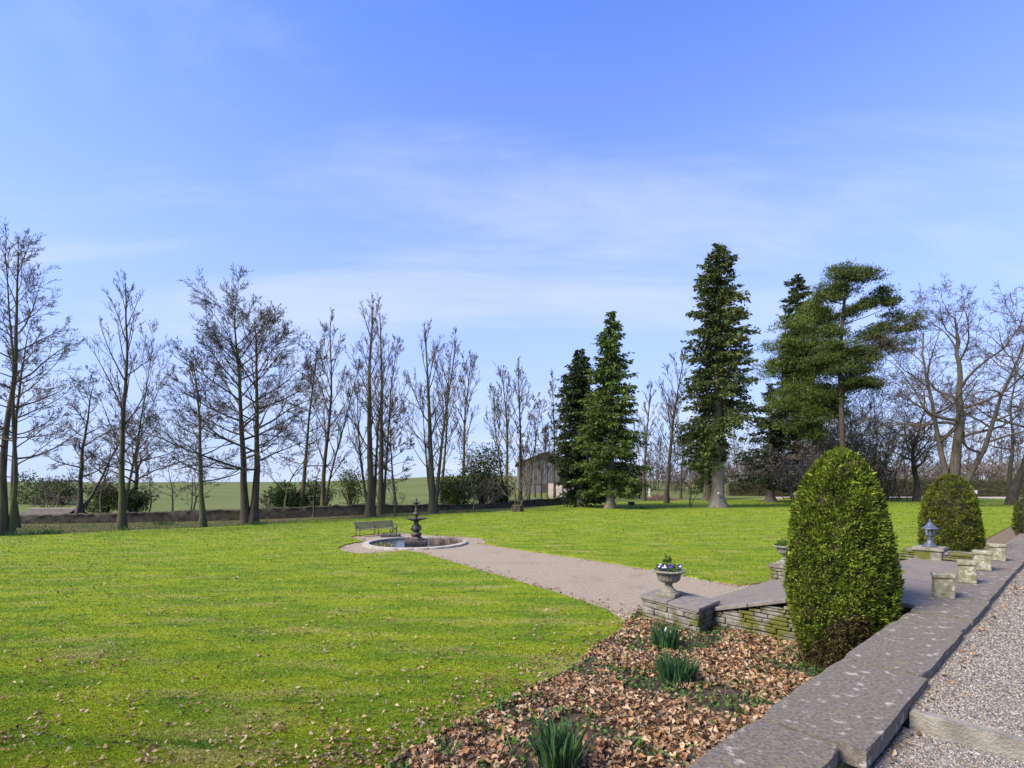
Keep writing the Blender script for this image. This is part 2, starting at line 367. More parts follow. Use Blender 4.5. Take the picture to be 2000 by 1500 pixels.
# ------------------------------------------------------------------ walls
def stone_mesh(sx, sy, sz):
    bm = box_bm(sx, sy, sz, min(.014, sz * .22), min(.012, sz * .12)); bmesh.ops.recalc_face_normals(bm, faces=bm.faces)
    me = bpy.data.meshes.new('stone'); bm.to_mesh(me); bm.free(); me.materials.append(MATS['wall_stone']); return me
STONES = [stone_mesh(random.uniform(.75, 1.0), 1, 1) for _ in range(1)]
def put_stone(parent, p, ang, sx, sy, sz, name='stone', m='wall_stone'):
    bm = box_bm(sx, sy, sz, min(.016, sz * .2), min(.011, sz * .1)); o = bm_obj(name, bm, m, parent)
    o.location = p; o.rotation_euler.z = ang; return o
ANG = math.atan2(D[1], D[0])          # direction of the terrace edge
ANGN = math.atan2(NN[1], NN[0])
def stone_face(parent, s0, s1, t, topf, botf, axis='s', depth=.16, hmin=.06, hmax=.13, lmin=.16, lmax=.42):
    """courses of single stones along s (at fixed t) or along t (at fixed s)"""
    z = min(botf(s0), botf(s1)) - .03
    ztop = max(topf(s0), topf(s1))
    while z < ztop - .02:
        h = random.uniform(hmin, hmax); a = s0
        while a < s1 - .03:
            l = min(random.uniform(lmin, lmax), s1 - a)
            if s1 - a - l < .09: l = s1 - a
            c = a + l / 2; hh = min(h, min(topf(a), topf(a + l)) - z)
            if hh > .025 and z + hh > botf(c):
                pr = random.uniform(-.012, .016)
                x, y = W(c, t - pr) if axis == 's' else W(t - pr, c)
                put_stone(parent, (x, y, z + hh / 2), (ANGN if axis == 's' else ANG), l - .012, depth, hh - .01)
            a += l
        z += h
tw = thing('terrace_wall', 'long terrace retaining wall topped with broad lichen-spotted coping slabs beside the gravel', 'wall', (0, 0, 0))
# coping slabs: (t0, t1, s shift, width)
joints = [(-3.0, -1.1), (-1.1, 1.0), (1.0, 2.3), (2.3, 3.55), (3.57, 5.3), (5.32, 7.2), (7.22, 7.82), (7.84, 9.3), (9.32, 11.2), (11.22, 12.9), (12.92, 14.6)] + [(14.62 + i * 1.7, 16.3 + i * 1.7) for i in range(26)]
for i, (t0, t1) in enumerate(joints):
    k = random.uniform(-.010, .008); sr = -.587 + random.uniform(-.012, .012) + (.075 if i == 3 else 0) - (.03 if i == 4 else 0)
    ne = max(3, int((t1 - t0) / .16)); e0, e1 = t0 + .010, t1 - .010; jg = lambda a: random.gauss(0, a)
    rgt = [(e0 + (e1 - e0) * q / ne + (jg(.01) if 0 < q < ne else 0), sr + jg(.0035) + (.02 if q in (0, ne) and random.random() < .5 else 0)) for q in range(ne + 1)]
    lft = [(e1 - (e1 - e0) * q / ne, jg(.005) - (.012 if q in (0, ne) else 0)) for q in range(ne + 1)]
    bm = prism_bm(rgt + lft, -.085 - (.03 if i < 5 else 0), 0 + k)
    bmesh.ops.bevel(bm, geom=[e for e in bm.edges if all(v.co.z > -.05 for v in e.verts)], offset=.007, segments=2, affect='EDGES')
    o = bm_obj('coping_stone', bm, 'coping', tw)
    o.location = (*W(0, 0), 0); o.rotation_euler.z = ANG
wl = prism_bm([W(-.50, -3), W(-.50, 8.5), W(-.06, 8.5), W(-.06, -3)], -1.3, -.12); bm_obj('wall_core', wl, 'wall_stone', tw)
wl = prism_bm([W(-.5, 8.51), W(-.5, 60), W(-.06, 60), W(-.06, 8.51)], -1.3, -.12); bm_obj('wall_core', wl, 'wall_dark', tw)
stone_face(tw, 3.0, 8.3, .0, lambda t: -.12, lambda t: -.86, 't', .12, .07, .14, .25, .6)
# near wing wall
gw = thing('wing_wall', 'low mossy stone wall with sloping coping beside the paved ramp, ending in the urn pier', 'wall')
def top_near(s): return ramp_z(s) - .05
zb = lambda s: -.93
bm_obj('wall_core', prism_bm([W(.0, 8.46), W(2.9, 8.46), W(2.9, 8.70), W(.0, 8.70)], -1.2, [-.09, -.70, -.70, -.09]), 'wall_dark', gw)
stone_face(gw, .0, 2.80, 8.45, top_near, zb, 's', .13, .05, .10, .16, .45)
sl = [(0.0, .95), (.96, 1.6), (1.61, 2.2), (2.21, 2.86)]
for a, b in sl:
    za, zb_ = ramp_z(a) + .012, ramp_z(b) + .012
    bm = prism_bm([W(a, 8.34), W(b, 8.34), W(b, 8.74), W(a, 8.74)], [za - .07, zb_ - .07, zb_ - .07, za - .07], [za, zb_, zb_, za])
    bmesh.ops.bevel(bm, geom=bm.edges[:], offset=.01, segments=1, affect='EDGES'); bm_obj('coping_stone', bm, 'coping_moss', gw)
# pier under the urn: outline from its cap corners
CZ = -.47
def CP(px, py, z): Zd = (CAMZ - z) * F / (py - HY); return ((px - 1000) / F * Zd, Zd)
cA, cB, cC = CP(1249, 1161, CZ), CP(1365, 1190, CZ), CP(1408, 1172, CZ)
cD = (cA[0] + cC[0] - cB[0], cA[1] + cC[1] - cB[1])
def inset(q, k):
    c = (sum(p[0] for p in q) / 4, sum(p[1] for p in q) / 4); o = []
    for p in q:
        d = math.hypot(p[0] - c[0], p[1] - c[1]); o.append((c[0] + (p[0] - c[0]) * (d - k) / d, c[1] + (p[1] - c[1]) * (d - k) / d))
    return o
capq = [cA, cB, cC, cD]
bm_obj('pier_core', prism_bm(inset(capq, .14), -1.2, CZ - .07), 'wall_dark', gw)
half = [((a[0] + b[0]) / 2, (a[1] + b[1]) / 2) for a, b in ((cA, cB), (cD, cC))]
for q in ([cA, half[0], half[1], cD], [half[0], cB, cC, half[1]]):
    bm = prism_bm(inset(q, .004), CZ - .065, CZ); bmesh.ops.bevel(bm, geom=bm.edges[:], offset=.012, segments=2, affect='EDGES'); bm_obj('coping_stone', bm, 'coping_moss', gw)
def face_between(parent, p, q, z0, z1, hmin=.06, hmax=.12, lmin=.15, lmax=.4, depth=.14):
    L = math.hypot(q[0] - p[0], q[1] - p[1]); ang = math.atan2(q[1] - p[1], q[0] - p[0]); ux, uy = math.cos(ang), math.sin(ang); nx, ny = uy, -ux
    z = z0
    while z < z1 - .02:
        h = min(random.uniform(hmin, hmax), z1 - z); a = 0
        if z1 - z - h < .03: h = z1 - z
        while a < L - .02:
            l = random.uniform(lmin, lmax)
            if L - a - l < .1: l = L - a
            c = a + l / 2; pr = random.uniform(-.012, .012) - depth / 2 + .01
            put_stone(parent, (p[0] + ux * c + nx * pr, p[1] + uy * c + ny * pr, z + h / 2), ang, l - .01, depth, h - .008); a += l
        z += h
q = inset(capq, .05)
face_between(gw, q[0], q[1], -1.02, CZ - .066); face_between(gw, q[1], q[2], -1.02, CZ - .066); face_between(gw, q[3], q[0], -1.02, CZ - .066)
# far wing wall with its pier, and the low wall with the lamp plinth
fw = thing('far_wing_wall', 'low stone wall on the far side of the ramp, from lamp plinth to hidden pier', 'wall')
bm_obj('wall_core', prism_bm([W(1.1, 13.5), W(3.3, 13.5), W(3.3, 13.74), W(1.1, 13.74)], -1.3, [-.02, -.50, -.50, -.02]), 'wall_dark', fw)
for a, b in ((1.32, 2.1), (2.11, 2.8), (2.81, 3.24)):
    za, zb_ = .02 - .16 * (a - 1.3), .02 - .16 * (b - 1.3)
    bm = prism_bm([W(a, 13.42), W(b, 13.42), W(b, 13.82), W(a, 13.82)], [za - .07, zb_ - .07, zb_ - .07, za - .07], [za, zb_, zb_, za])
    bmesh.ops.bevel(bm, geom=bm.edges[:], offset=.01, segments=1, affect='EDGES'); bm_obj('coping_stone', bm, 'coping_moss', fw)
stone_face(fw, 1.3, 3.25, 13.46, lambda s: -.06 - .16 * (s - 1.3), lambda s: ramp_z(s), 's', .10, .06, .1)
pq = [W(3.9, 13.25), W(3.25, 13.25), W(3.25, 13.95), W(3.9, 13.95)]
bm_obj('pier_core', prism_bm(inset(pq, .12), -1.3, -.55), 'wall_dark', fw)
bm = prism_bm(pq, -.55, -.475); bmesh.ops.bevel(bm, geom=bm.edges[:], offset=.02, segments=2, affect='EDGES'); bm_obj('coping_stone', bm, 'coping', fw)
q = inset(pq, .06); face_between(fw, q[0], q[1], -1.05, -.55); face_between(fw, q[1], q[2], -1.05, -.55)
lw = thing('low_wall', 'knee-low rubble wall edging the landing between lamp and stone stubs', 'wall')
bm_obj('wall_core', prism_bm([W(.03, 13.52), W(1.25, 13.52), W(1.25, 13.8), W(.03, 13.8)], -1.2, .10), 'wall_dark', lw)
stone_face(lw, .02, 1.25, 13.5, lambda s: .10, lambda s: -.03, 's', .12, .05, .08, .15, .35)
for a, b in ((.02, .42), (.43, .85), (.86, 1.2)):
    bm = prism_bm([W(a, 13.42), W(b, 13.42), W(b, 13.86), W(a, 13.86)], .10, .16 + random.uniform(-.005, .008)); bmesh.ops.bevel(bm, geom=bm.edges[:], offset=.012, segments=1, affect='EDGES'); bm_obj('coping_stone', bm, 'wall_stone', lw)
pl = [W(.50, 13.36), W(1.02, 13.36), W(1.02, 13.88), W(.50, 13.88)]
bm = prism_bm(pl, .162, .235); bmesh.ops.bevel(bm, geom=bm.edges[:], offset=.015, segments=2, affect='EDGES'); bm_obj('plinth_stone', bm, 'urn_stone', lw)
bm_obj('plinth_block', prism_bm(inset(pl, .05), -.9, .161), 'wall_stone', lw)
# stone edging in the gravel
kb = thing('stone_kerb', 'pale weathered stone edging strip lying across the terrace gravel', 'kerb')
for a, b in ((-.63, -1.45), (-1.46, -2.6), (-2.61, -4.0)):
    g_ = lambda: random.gauss(0, .006); ne = 7
    front = [W(b + (a - b) * q / ne, 4.60 + g_()) for q in range(ne + 1)]; back = [W(a - (a - b) * q / ne, 4.69 + g_()) for q in range(ne + 1)]
    bm = prism_bm(front + back, -.3, [-.062 + g_() * .5 for _ in range(2 * ne + 2)]); bmesh.ops.bevel(bm, geom=[e for e in bm.edges if all(v.co.z > -.1 for v in e.verts)], offset=.008, segments=2, affect='EDGES')
    bm_obj('kerb_stone', bm, 'kerb', kb)
# ------------------------------------------------------------------ stone stubs, lamp, urns
stub_names = ['mossy square stone stub nearest the clipped conifer on the landing', 'second mossy stone stub along the landing edge, counted from the near end', 'third mossy stone stub, in front of the low wall end', 'farthest mossy stone stub beside the leaf-strewn bed']
for i, (px, py, wd, ht) in enumerate(((1842, 1166, .25, .27), (1888, 1138, .235, .28), (1918, 1113, .26, .28), (1946.5, 1095, .255, .27))):
    x, y = CP(px, py, 0)
    st = thing('stone_stub', stub_names[i], 'stone stub', (x, y, 0), math.atan2(y, x) - R(82 + random.uniform(-4, 4)), 'stone stubs across the landing')
    bm = box_bm(wd * .92, wd * .92, ht, .022, .009, 3); bmesh.ops.translate(bm, vec=(0, 0, ht / 2 + .002), verts=bm.verts); bm_obj('shaft', bm, 'mossy_stone', st)
    bm = box_bm(wd * 1.03, wd * 1.03, .075, .032, .007, 3); bmesh.ops.translate(bm, vec=(0, 0, ht + .036), verts=bm.verts); bm_obj('cap', bm, 'mossy_stone', st)
c = [sum(p[i] for p in pl) / 4 for i in (0, 1)]
lp = thing('pedestal_lamp', 'blue-grey metal pedestal lantern with bell roof standing on the stone plinth', 'lamp', (c[0], c[1], .236))
bm_obj('base', lathe_bm([(.13, 0), (.13, .02), (.11, .035), (.075, .07), (.05, .12), (.043, .17), (.05, .185), (.06, .195), (.05, .21)], 20), 'lamp_paint', lp, True)
bm_obj('collar', lathe_bm([(.05, .205), (.075, .225), (.08, .245), (.06, .25)], 8), 'lamp_paint', lp)
bm_obj('glass_body', lathe_bm([(.066, .251), (.095, .37)], 6), 'lamp_glass', lp)
for i in range(6):
    a = 2 * math.pi * (i + .5) / 6; ca, sa = math.cos(a), math.sin(a)
    tube_obj('glazing_bar', [(.07 * ca, .07 * sa, .249), (.10 * ca, .10 * sa, .372)], .007, 'lamp_paint', lp, 5)
bm_obj('bulb', lathe_bm([(.01, .252), (.018, .26), (.025, .31), (.012, .34)], 10), 'white', lp, True)
bm_obj('roof', lathe_bm([(.155, .37), (.16, .378), (.12, .40), (.075, .44), (.045, .49), (.028, .515)], 20), 'lamp_paint', lp, True)
bm_obj('finial', lathe_bm([(.022, .515), (.03, .53), (.012, .545), (.018, .555), (.004, .575)], 10), 'lamp_paint', lp, True)
def urn(loc, rz, label):
    u = thing('stone_urn', label, 'urn', loc, rz, 'stone urns on the ramp piers')
    bm = box_bm(.36, .36, .07, .008); bmesh.ops.translate(bm, vec=(0, 0, .036), verts=bm.verts); bm_obj('plinth', bm, 'urn_stone', u)
    flute = lambda a, z: 1 + .03 * math.cos(a * 20)
    bm_obj('foot', lathe_bm([(.155, .071), (.15, .09), (.11, .115), (.075, .16), (.062, .205), (.07, .225), (.085, .232)], 40, lambda a, z: 1 + .03 * math.cos(a * 10)), 'urn_stone', u, True)
    bm_obj('bowl', lathe_bm([(.08, .233), (.14, .25), (.185, .285), (.205, .335), (.208, .39), (.212, .405)], 80, flute), 'urn_stone', u, True)
    bm_obj('rim', lathe_bm([(.212, .406), (.265, .425), (.298, .44), (.30, .455), (.285, .468), (.255, .47), (.245, .45), (.24, .44)], 40, lambda a, z: 1 + .012 * math.cos(a * 24)), 'urn_stone', u, True)
    bm_obj('soil', lathe_bm([(.235, .43), (.2, .445), (.02, .45)], 20), 'soil', u)
    return u
ux, uy = CP(1306, 1163, CZ)
urn((ux, uy, CZ + .001), ANG + R(10), 'weathered grey stone urn with purple pansies on the near pier')
def leaf_cloud(n, cen, rad, size, cols, r=None, flat_=.0, hemi=False):
    """n kite leaves within an ellipsoid -> V, F, C"""
    r = r or rng
    d = r.normal(size=(n, 3)); d /= np.linalg.norm(d, axis=1, keepdims=True)
    if hemi: d[:, 2] = np.abs(d[:, 2])
    p = d * (r.random((n, 1)) ** .42) * np.array(rad) + np.array(cen)
    return leaves_at(p, d, size, cols, r)
def leaves_at(p, d, size, cols, r, aspect=.45, spread=.9, bright=None):
    n = len(p); a = d + r.normal(size=(n, 3)) * spread; a /= np.linalg.norm(a, axis=1, keepdims=True)
    b = np.cross(a, r.normal(size=(n, 3))); b /= np.linalg.norm(b, axis=1, keepdims=True) + 1e-9
    nn = np.cross(a, b)
    L = (size * (.6 + .8 * r.random(n)))[:, None] if np.isscalar(size) else (size * (.6 + .8 * r.random(n)))[:, None]
    Wd = L * aspect
    V = np.stack([p, p + a * L * .5 + b * Wd * .5 + nn * L * .08, p + a * L, p + a * L * .5 - b * Wd * .5 + nn * L * .08], 1).reshape(-1, 3)
    i = np.arange(n)[:, None] * 4; Fq = np.concatenate([i + [[0, 1, 2]], i + [[0, 2, 3]]])
    cols = np.asarray(cols); k = r.integers(0, len(cols), n); C = cols[k] * (.7 + .6 * r.random((n, 1)))
    if bright is not None: C = C * bright[:, None]
    return V, Fq, np.repeat(C, 4, 0)
def merge(parts):
    V, Fs, C, off = [], [], [], 0
    for v, f, c in parts: V.append(v); Fs.append(f + off); C.append(c); off += len(v)
    return np.concatenate(V), np.concatenate(Fs), np.concatenate(C)
GREENS = [(.07, .13, .02), (.10, .17, .03), (.05, .10, .02)]
def flower(par, p, cols, size, rz):
    eye = bm_obj('flower', lathe_bm([(.002, 0), (.008, .003), (.004, .008)], 8), 'petal_eye', par); eye.location = p; eye.rotation_euler = (R(60), 0, 0)
    for i in range(5):
        a = 2 * math.pi * i / 5 + rz; bm = bmesh.new()
        vs = [bm.verts.new((0, 0, 0))] + [bm.verts.new((math.cos(t) * r_, math.sin(t) * r_, z)) for t, r_, z in ((-.55, .7 * size, .3 * size), (-.25, size, .25 * size), (.25, size, .25 * size), (.55, .7 * size, .3 * size))]
        bm.faces.new(vs)
        o = bm_obj('petal', bm, cols[i % len(cols)], eye); o.data.transform(Matrix.Rotation(a, 4, 'Z'))
mat('petal_eye', (.5, .38, .03), None, rough=.6); mat('petal_purple', (.045, .03, .20), (.09, .06, .30), 60, .6, transl=.2); mat('petal_white', (.62, .6, .7), None, rough=.6)
pp = thing('pansy_plant', 'purple and white pansies with one tall leafy stem growing in the near urn', 'plant', (ux, uy, CZ + .45))
V, Fq, C = merge([leaf_cloud(420, (0, 0, .03), (.23, .23, .06), .05, GREENS, hemi=True), leaf_cloud(120, (-.02, .03, .13), (.05, .05, .15), .055, [(.16, .24, .04), (.10, .19, .03)], hemi=True)])
link('foliage', np_mesh('foliage', V, Fq, C), 'leaf', pp)
for i, (x, y, z, cs) in enumerate(((-.19, -.10, .10, ['petal_purple', 'petal_white']), (-.13, -.15, .085, ['petal_white', 'petal_purple']), (-.03, -.17, .085, ['petal_purple']), (.0, -.12, .10, ['petal_purple']), (.14, -.14, .09, ['petal_purple', 'petal_purple', 'petal_white']), (.17, -.08, .095, ['petal_purple']))):
    flower(pp, (x, y, z), cs, .042, i)
x2, y2 = (sum(p[0] for p in pq) / 4, sum(p[1] for p in pq) / 4)
urn((x2, y2, -.474), ANG, 'stone urn mostly hidden behind the tall clipped conifer, on the far pier')
V, Fq, C = leaf_cloud(420, (0, 0, .0), (.25, .25, .14), .06, GREENS, hemi=True)
p2 = thing('urn_plant', 'small green plant in the urn behind the clipped conifer', 'plant', (x2, y2, -.474 + .45)); link('foliage', np_mesh('foliage', V, Fq, C), 'leaf', p2)

# ------------------------------------------------------------------ pond, fountain, bench, slab
PX, PY = G(812, 1060.5); PZ = float(zg(PX, PY)); PR = 2.28
po = thing('garden_pond', 'round ornamental pond with pale scalloped stone rim set in the gravel', 'pond', (PX, PY, PZ))
NS = 22
for i in range(NS):
    a0, a1 = 2 * math.pi * i / NS, 2 * math.pi * (i + 1) / NS; k = 5; bm = bmesh.new(); rows = []
    for j in range(k + 1):
        a = a0 + (a1 - a0) * (j / k) + (.004 if j == 0 else -.004 if j == k else 0); ro = PR - .05 + .06 * math.sin(math.pi * j / k) + random.uniform(-.01, .01); ri = PR - .27
        rows.append([bm.verts.new((r_ * math.cos(a), r_ * math.sin(a), z)) for r_, z in ((ri, -.02), (ri, .06), (ro, .05), (ro + .01, -.03))])
    for r1, r2 in zip(rows, rows[1:]):
        for m_ in range(4): bm.faces.new((r1[m_], r2[m_], r2[(m_ + 1) % 4], r1[(m_ + 1) % 4]))
    bm.faces.new(rows[0]); bm.faces.new(rows[-1][::-1]); bm_obj('rim_stone', bm, 'pale_stone', po)
bm = bmesh.new(); bmesh.ops.create_circle(bm, cap_ends=True, segments=48, radius=PR - .26); o = bm_obj('water', bm, 'water', po); o.location.z = -.03
wz = PZ - .03
fo = thing('tiered_fountain', 'dark cast-iron two-tier fountain standing in the round pond', 'fountain', (PX + .02, PY, wz))
bm = box_bm(.98, .98, .16, .02); bmesh.ops.translate(bm, vec=(0, 0, .08), verts=bm.verts); o = bm_obj('plinth', bm, 'iron', fo); o.rotation_euler.z = R(8)
bm_obj('base', lathe_bm([(.36, .161), (.36, .19), (.29, .23), (.25, .29), (.20, .33)], 8), 'iron', fo)
gad = lambda n, k: (lambda a, z: 1 + k * abs(math.sin(a * n / 2)))
bm_obj('lower_stem', lathe_bm([(.15, .331), (.21, .36), (.235, .42), (.22, .47), (.15, .50), (.12, .53), (.16, .56), (.20, .62), (.205, .70), (.17, .80), (.11, .88), (.09, .94), (.12, .97), (.10, 1.0)], 40, gad(12, .05)), 'iron', fo, True)
for i in range(4):
    a = math.pi / 4 + i * math.pi / 2; ca, sa = math.cos(a), math.sin(a)
    tube_obj('scroll', [(r_ * ca, r_ * sa, z) for r_, z in ((.17, .60), (.25, .62), (.27, .68), (.23, .71), (.25, .75), (.20, .80), (.15, .82))], .022, 'iron', fo, 6)
bm_obj('lower_bowl', lathe_bm([(.10, .995), (.20, 1.02), (.34, 1.07), (.47, 1.115), (.495, 1.13), (.47, 1.135), (.30, 1.09), (.05, 1.075)], 48, lambda a, z: 1 + .05 * math.cos(a * 8) * (z > 1.06)), 'iron', fo, True)
bm_obj('upper_stem', lathe_bm([(.05, 1.076), (.055, 1.16), (.045, 1.20), (.09, 1.24), (.135, 1.30), (.125, 1.37), (.06, 1.42), (.045, 1.45), (.085, 1.48), (.09, 1.50), (.04, 1.53), (.035, 1.62), (.05, 1.70), (.07, 1.75)], 24, gad(10, .05)), 'iron', fo, True)
bm_obj('upper_bowl', lathe_bm([(.06, 1.74), (.12, 1.79), (.20, 1.82), (.225, 1.835), (.21, 1.84), (.10, 1.81), (.03, 1.80)], 32, lambda a, z: 1 + .06 * math.cos(a * 8) * (z > 1.78)), 'iron', fo, True)
bm_obj('finial', lathe_bm([(.03, 1.80), (.028, 1.88), (.05, 1.92), (.045, 1.97), (.02, 1.99), (.03, 2.01), (.012, 2.05)], 14), 'iron', fo, True)
ws = thing('falling_water', 'thin streams of water falling from the upper fountain bowl', 'water', (PX + .02, PY, wz))
for a in (0.15, 1.9, 3.2, 4.75):
    ca, sa = math.cos(a), math.sin(a); tube_obj('stream', [(r_ * ca, r_ * sa, z) for r_, z in ((.215, 1.835), (.24, 1.83), (.25, 1.7), (.255, 1.4), (.26, 1.12))], .006, 'stream', ws, 5)
tube_obj('stream', [(.0, -.50, 1.13), (0, -.515, 1.1), (0, -.53, .7), (0, -.54, .01)], .006, 'stream', ws, 5)
tube_obj('stream', [(.0, 0, 2.045), (.01, 0, 2.11)], .008, 'stream', ws, 5)
def reeds(name, label, cx_, cy_, rad, n, hgt, cols, grp=None):
    r = np.random.default_rng(int(abs(cx_ * 100)) + n)
    ang = r.random(n) * 6.28; rr = rad * np.sqrt(r.random(n)); x = np.cos(ang) * rr; y = np.sin(ang) * rr * .8
    h = hgt * (.4 + .8 * r.random(n)); lean = r.normal(size=(n, 2)) * .35 * h[:, None]; wd = .005 + .004 * r.random(n)
    b = np.stack([x, y, np.zeros(n)], 1); sd_ = np.stack([np.cos(ang * 3), np.sin(ang * 3), np.zeros(n)], 1) * wd[:, None]
    mid = b + np.stack([lean[:, 0] * .35, lean[:, 1] * .35, h * .6], 1); tip = b + np.stack([lean[:, 0], lean[:, 1], h], 1)
    V = np.stack([b - sd_, b + sd_, mid + sd_, mid - sd_, tip], 1).reshape(-1, 3); i = np.arange(n)[:, None] * 5
    cols = np.asarray(cols); C = np.repeat(cols[r.integers(0, len(cols), n)] * (.7 + .6 * r.random((n, 1))), 5, 0)
    t = thing(name, label, 'plant', (cx_, cy_, 0)); o = link('blades', np_mesh('blades', V, [i + [[0, 1, 2, 3]], i + [[3, 2, 4]]], C), 'leaf', t); o['kind'] = 'stuff'; return t
DRY = [(.30, .22, .16), (.38, .29, .21), (.22, .15, .11)]
t = reeds('dry_reeds', 'dry brown reeds at the right side of the round pond', PX + 1.35, PY - .1, .7, 520, .34, DRY); t.location.z = wz
t = reeds('pond_plants', 'yellow-green water plants along the left edge of the pond', PX - 1.25, PY - .75, .5, 150, .14, [(.28, .27, .06), (.20, .23, .05), (.33, .27, .12)]); t.location.z = wz
# bench
bl, br = G(697, 1047), G(772, 1041.5); bx, by = (bl[0] + br[0]) / 2, (bl[1] + br[1]) / 2; BL = math.hypot(br[0] - bl[0], br[1] - bl[1]); ba = math.atan2(br[1] - bl[1], br[0] - bl[0])
be = thing('garden_bench', 'weathered slatted garden bench with iron legs on gravel beyond the pond', 'bench', (bx, by, float(zg(bx, by)) - .04), ba)
for i in range(6):
    u = i / 5; bm = box_bm(BL, .02, .052, .006, .001); o = bm_obj('back_slat', bm, 'wood_grey', be); o.location = (0, .20 + .11 * u, .385 + .06 * i); o.rotation_euler.x = R(-18)
for i in range(5):
    bm = box_bm(BL, .07, .022, .006, .001); o = bm_obj('seat_slat', bm, 'wood_grey', be); o.location = (0, -.21 + .088 * i, .36 - .006 * i)
for x in (-BL / 2 + .05, 0, BL / 2 - .05):
    e = tube_obj('leg', [(x, -.26, 0), (x, -.20, .09), (x, -.24, .22), (x, -.22, .345), (x, .02, .335), (x, .17, .33)], .02, 'iron', be, 6)
    tube_obj('leg', [(x, .30, 0), (x, .22, .10), (x, .17, .22), (x, .17, .34), (x, .25, .54), (x, .335, .72)], .02, 'iron', be, 6)
    if x: tube_obj('armrest', [(x, -.22, .34), (x, -.28, .46), (x, -.22, .55), (x, -.10, .56), (x, .05, .53), (x, .25, .55)], .018, 'iron', be, 6)
bx, by = G(763, 1046.5)
sl_ = tag(bm_obj('stone_slab', box_bm(.92, .62, .12, .012, .006), 'slab_dark'), 'low dark stone slab lying on the gravel beside the bench', 'slab'); sl_.location = (bx, by, float(zg(bx, by)) + .02); sl_.rotation_euler.z = R(6)
orn = thing('scroll_ornament', 'small leaning ornament of greenish curled metal hoops on the dark slab', 'ornament', (bx + .05, by, float(zg(bx, by)) + .081))
for j, (dx, tl, rr) in enumerate(((0, -35, .16), (.09, -50, .19), (.17, -28, .13))):
    pts = [(dx + rr * math.cos(a) * .8, rr * math.sin(a) * math.sin(R(tl)) * .5, .17 + rr * math.sin(a) * .9) for a in np.linspace(-1.5, 4.2, 14)]
    tube_obj('hoop', pts, .017, 'mossy_stone' if j == 0 else 'iron', orn, 6)
tube_obj('foot', [(-.12, 0, .012), (.3, 0, .012)], .014, 'iron', orn, 6)

